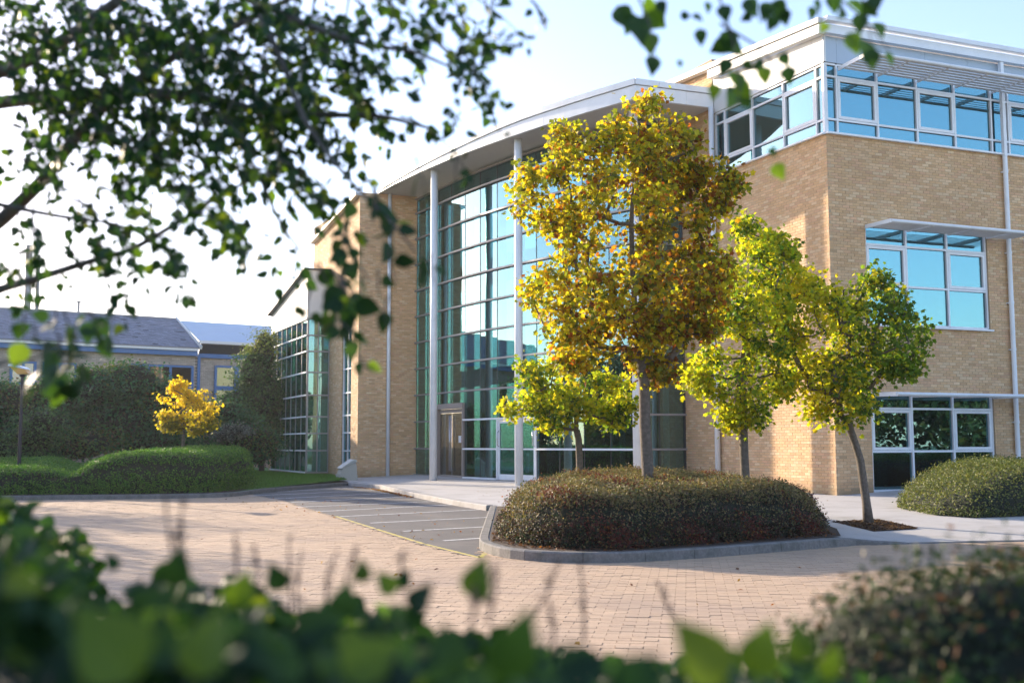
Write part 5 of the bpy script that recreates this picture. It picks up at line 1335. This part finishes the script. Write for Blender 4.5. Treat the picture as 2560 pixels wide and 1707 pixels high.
Q4 = [[0, 3, 2, 1], [4, 5, 6, 7], [0, 1, 5, 4], [1, 2, 6, 5], [2, 3, 7, 6], [3, 0, 4, 7]]
hull('lantern', M['lamp_glass'], V, Q4, root)
V = [(lx-.37, ly-.21, z1_+.045), (lx+.16, ly-.21, z1_-.055), (lx+.16, ly+.21, z1_-.055), (lx-.37, ly+.21, z1_+.045), (lx-.35, ly-.16, z1_+.12), (lx+.06, ly-.16, z1_+.02), (lx+.06, ly+.16, z1_+.02), (lx-.35, ly+.16, z1_+.12)]
hull('cap', M['white_metal'], V, Q4, root)
# bollard light behind the hedge
bp = D(613, 1150, 40.5); root = empty('bollard', (bp[0], bp[1], 0), 'short grey cylindrical bollard behind the right end of the clipped hedge', 'bollard')
bz = 1.38-40.5*(1133-1108)/FPX
mb = MB(); mb.tube([(bp[0], bp[1], 0), (bp[0], bp[1], bz-.18)], .075, 14); mb.build('post', M['grey_metal'], root)
mb = MB(); mb.tube([(bp[0], bp[1], bz-.175), (bp[0], bp[1], bz-.06)], .065, 14); mb.build('lens', M['blind'], root)
mb = MB(); mb.tube([(bp[0], bp[1], bz-.06), (bp[0], bp[1], bz)], [.08, .07], 14); mb.build('cap', M['grey_metal'], root)
# grit bin at the corner of the pavement
gc = G(868, 1200)[:2]; gu = uY; gn = nY
root = empty('grit_bin', (gc[0], gc[1], 0), 'pale stone coloured grit bin with sloping lid at the brick corner left of the entrance', 'bin')
def extr(name, m, prof, w, off=0, parent=root, ax=None):
    """profile in (along gu, z) extruded across"""
    V = []
    for sg in (-1, 1):
        for a, z in prof: p = gc+gu*a+gn*(sg*w/2+off); V.append((p[0], p[1], z))
    k = len(prof); F = [[i, (i+1) % k, (i+1) % k+k, i+k] for i in range(k)]; T3 = [[0, i+1, i] for i in range(1, k-1)]+[[k, k+i, k+i+1] for i in range(1, k-1)]
    mb = MB(); mb.add(V, F, T3); return mb.build(name, m, parent)
gm = mat('grit_plastic', (.44, .42, .36), .8, noise=.08, nscale=60, bump=.2)
extr('body', gm, [(-.33, .0), (.30, .0), (.28, .50), (.24, .74), (.16, .76), (-.26, .47), (-.31, .26), (-.35, .25)], .72)
extr('foot', gm, [(-.37, .0), (.31, .0), (.305, .22), (-.36, .24)], .78)
extr('lid', mat('grit_lid', (.62, .61, .56), .7), [(-.32, .455), (-.29, .50), (.15, .80), (.25, .785), (.285, .73), (.275, .70), (.22, .735), (.15, .745), (-.27, .455)], .76)
# mulch square with chips
mq = [G(2078, 1311, -.085)[:2], G(2185, 1328, -.085)[:2], G(2296, 1323, -.085)[:2], G(2200, 1307, -.085)[:2]]
poly_sheet('mulch_bed', [tuple(p) for p in mq], .008, M['soil'], zf=zpave, step=.5, kind='structure')
def chips(name, n, poly, size, cols, z=.012, kind='stuff', zfun=None, flat=True):
    Pq = np.array(poly); lo, hi = Pq.min(0), Pq.max(0); A = []
    while len(A) < n:
        q = rng.uniform(lo, hi, (n*3, 2)); q = q[inpoly(q[:, 0], q[:, 1], poly)]; A += list(q)
    A = np.array(A[:n]); zz = np.array([(zfun(*a) if zfun else 0) for a in A])+z
    P = np.stack([A[:, 0], A[:, 1], zz+rng.uniform(0, .012, n)], 1); nn = rng.normal(0, .35, (n, 3))+np.array([0, 0, 1.0])
    return join_leaves(name, P, frames(nn), size*rng.uniform(.5, 1.4, n), pick(cols, [1]*len(cols), n), LEAF4_V, LEAF4_F, M['leaf'], None, kind=kind, origin=(A[:, 0].mean(), A[:, 1].mean(), 0))
chips('bark_mulch', 2600, [tuple(p) for p in mq], .055, [[.12, .065, .04], [.07, .04, .03], [.20, .13, .09]], .012, zfun=zpave)
chips('bark_mulch', 3500, [(-.3, 16.9), (-.28, 15.7), (.05, 14.72), (.58, 14.25), (1.38, 14.18), (2.42, 14.82), (3.66, 15.65), (4.8, 16.45), (4.9, 17.2), (.6, 16)], .05, [[.13, .07, .04], [.07, .04, .03], [.25, .10, .04]], .02)
FL = [[.35, .14, .04], [.28, .10, .04], [.42, .25, .05], [.16, .07, .04]]
drift = [(-5.3, 38.2), (-4.3, 36.0), (-2.75, 31.0), (-2.95, 31.0), (-4.6, 36.3), (-5.5, 38.3)]
chips('fallen_leaves', 420, drift, .07, FL, -.105)
chips('fallen_leaves', 160, [(-6, 31), (-2, 27), (-.6, 20), (-.6, 16), (-1.6, 16.5), (-5, 24), (-9, 31)], .055, FL, -.108)
chips('fallen_leaves', 60, [(-8, 24), (-.5, 14), (5, 13.5), (9, 15.5), (7, 8), (-3, 8)], .055, FL, -.106)
chips('fallen_leaves', 140, [(-1, 34), (-1, 27.5), (.5, 24), (5, 23), (7.5, 26), (3, 32)], .06, FL, .02, zfun=zpave)
# grass on the lawn
ng = 26000; A = []
lp_ = [(-8.9, 33.5), (-7.95, 34.3), (-7.12, 37.3), (-6.05, 40.5), (-6.7, 43.0), (-7.6, 46.5), (-8.9, 47.2), (-12.5, 54), (-16, 52), (-13, 44), (-10.5, 40), (-8.6, 37)]
while len(A) < ng:
    q = rng.uniform([-16, 33], [-6, 54], (ng, 2)); A += list(q[inpoly(q[:, 0], q[:, 1], lp_)])
A = np.array(A[:ng]); z = np.array([zlawn(*a) for a in A]); P = np.stack([A[:, 0], A[:, 1], z+.02], 1)
d = rng.normal(0, .35, (ng, 3))+np.array([0, 0, 1.0]); R = frames_dir(d, rng.normal(size=(ng, 3)))*np.array([.35, 1, 1])[None, None, :]
join_leaves('grass', P, R, .075, pick([[.09, .22, .03], [.13, .28, .035], [.07, .17, .025]], [2, 2, 1], ng), LEAF4_V, LEAF4_F, M['leaf_hedge'], None, kind='stuff', origin=(-9, 42, 0))

# ================================================================== LOW SUN HAZE
hz = bpy.data.materials.new('haze'); hz.use_nodes = True; hn = hz.node_tree; hn.nodes.clear()
ho_ = hn.nodes.new('ShaderNodeOutputMaterial'); pv = hn.nodes.new('ShaderNodeVolumePrincipled')
pv.inputs['Color'].default_value = (.90, .92, .95, 1); pv.inputs['Density'].default_value = .00035; pv.inputs['Anisotropy'].default_value = .4
hn.links.new(pv.outputs[0], ho_.inputs['Volume'])
o = mobj('haze', np_mesh('haze', CUBE_V*np.array([812, 812, 17.5]), CUBE_F, hz), None, (0, 100, 7.35)); o['kind'] = 'stuff'
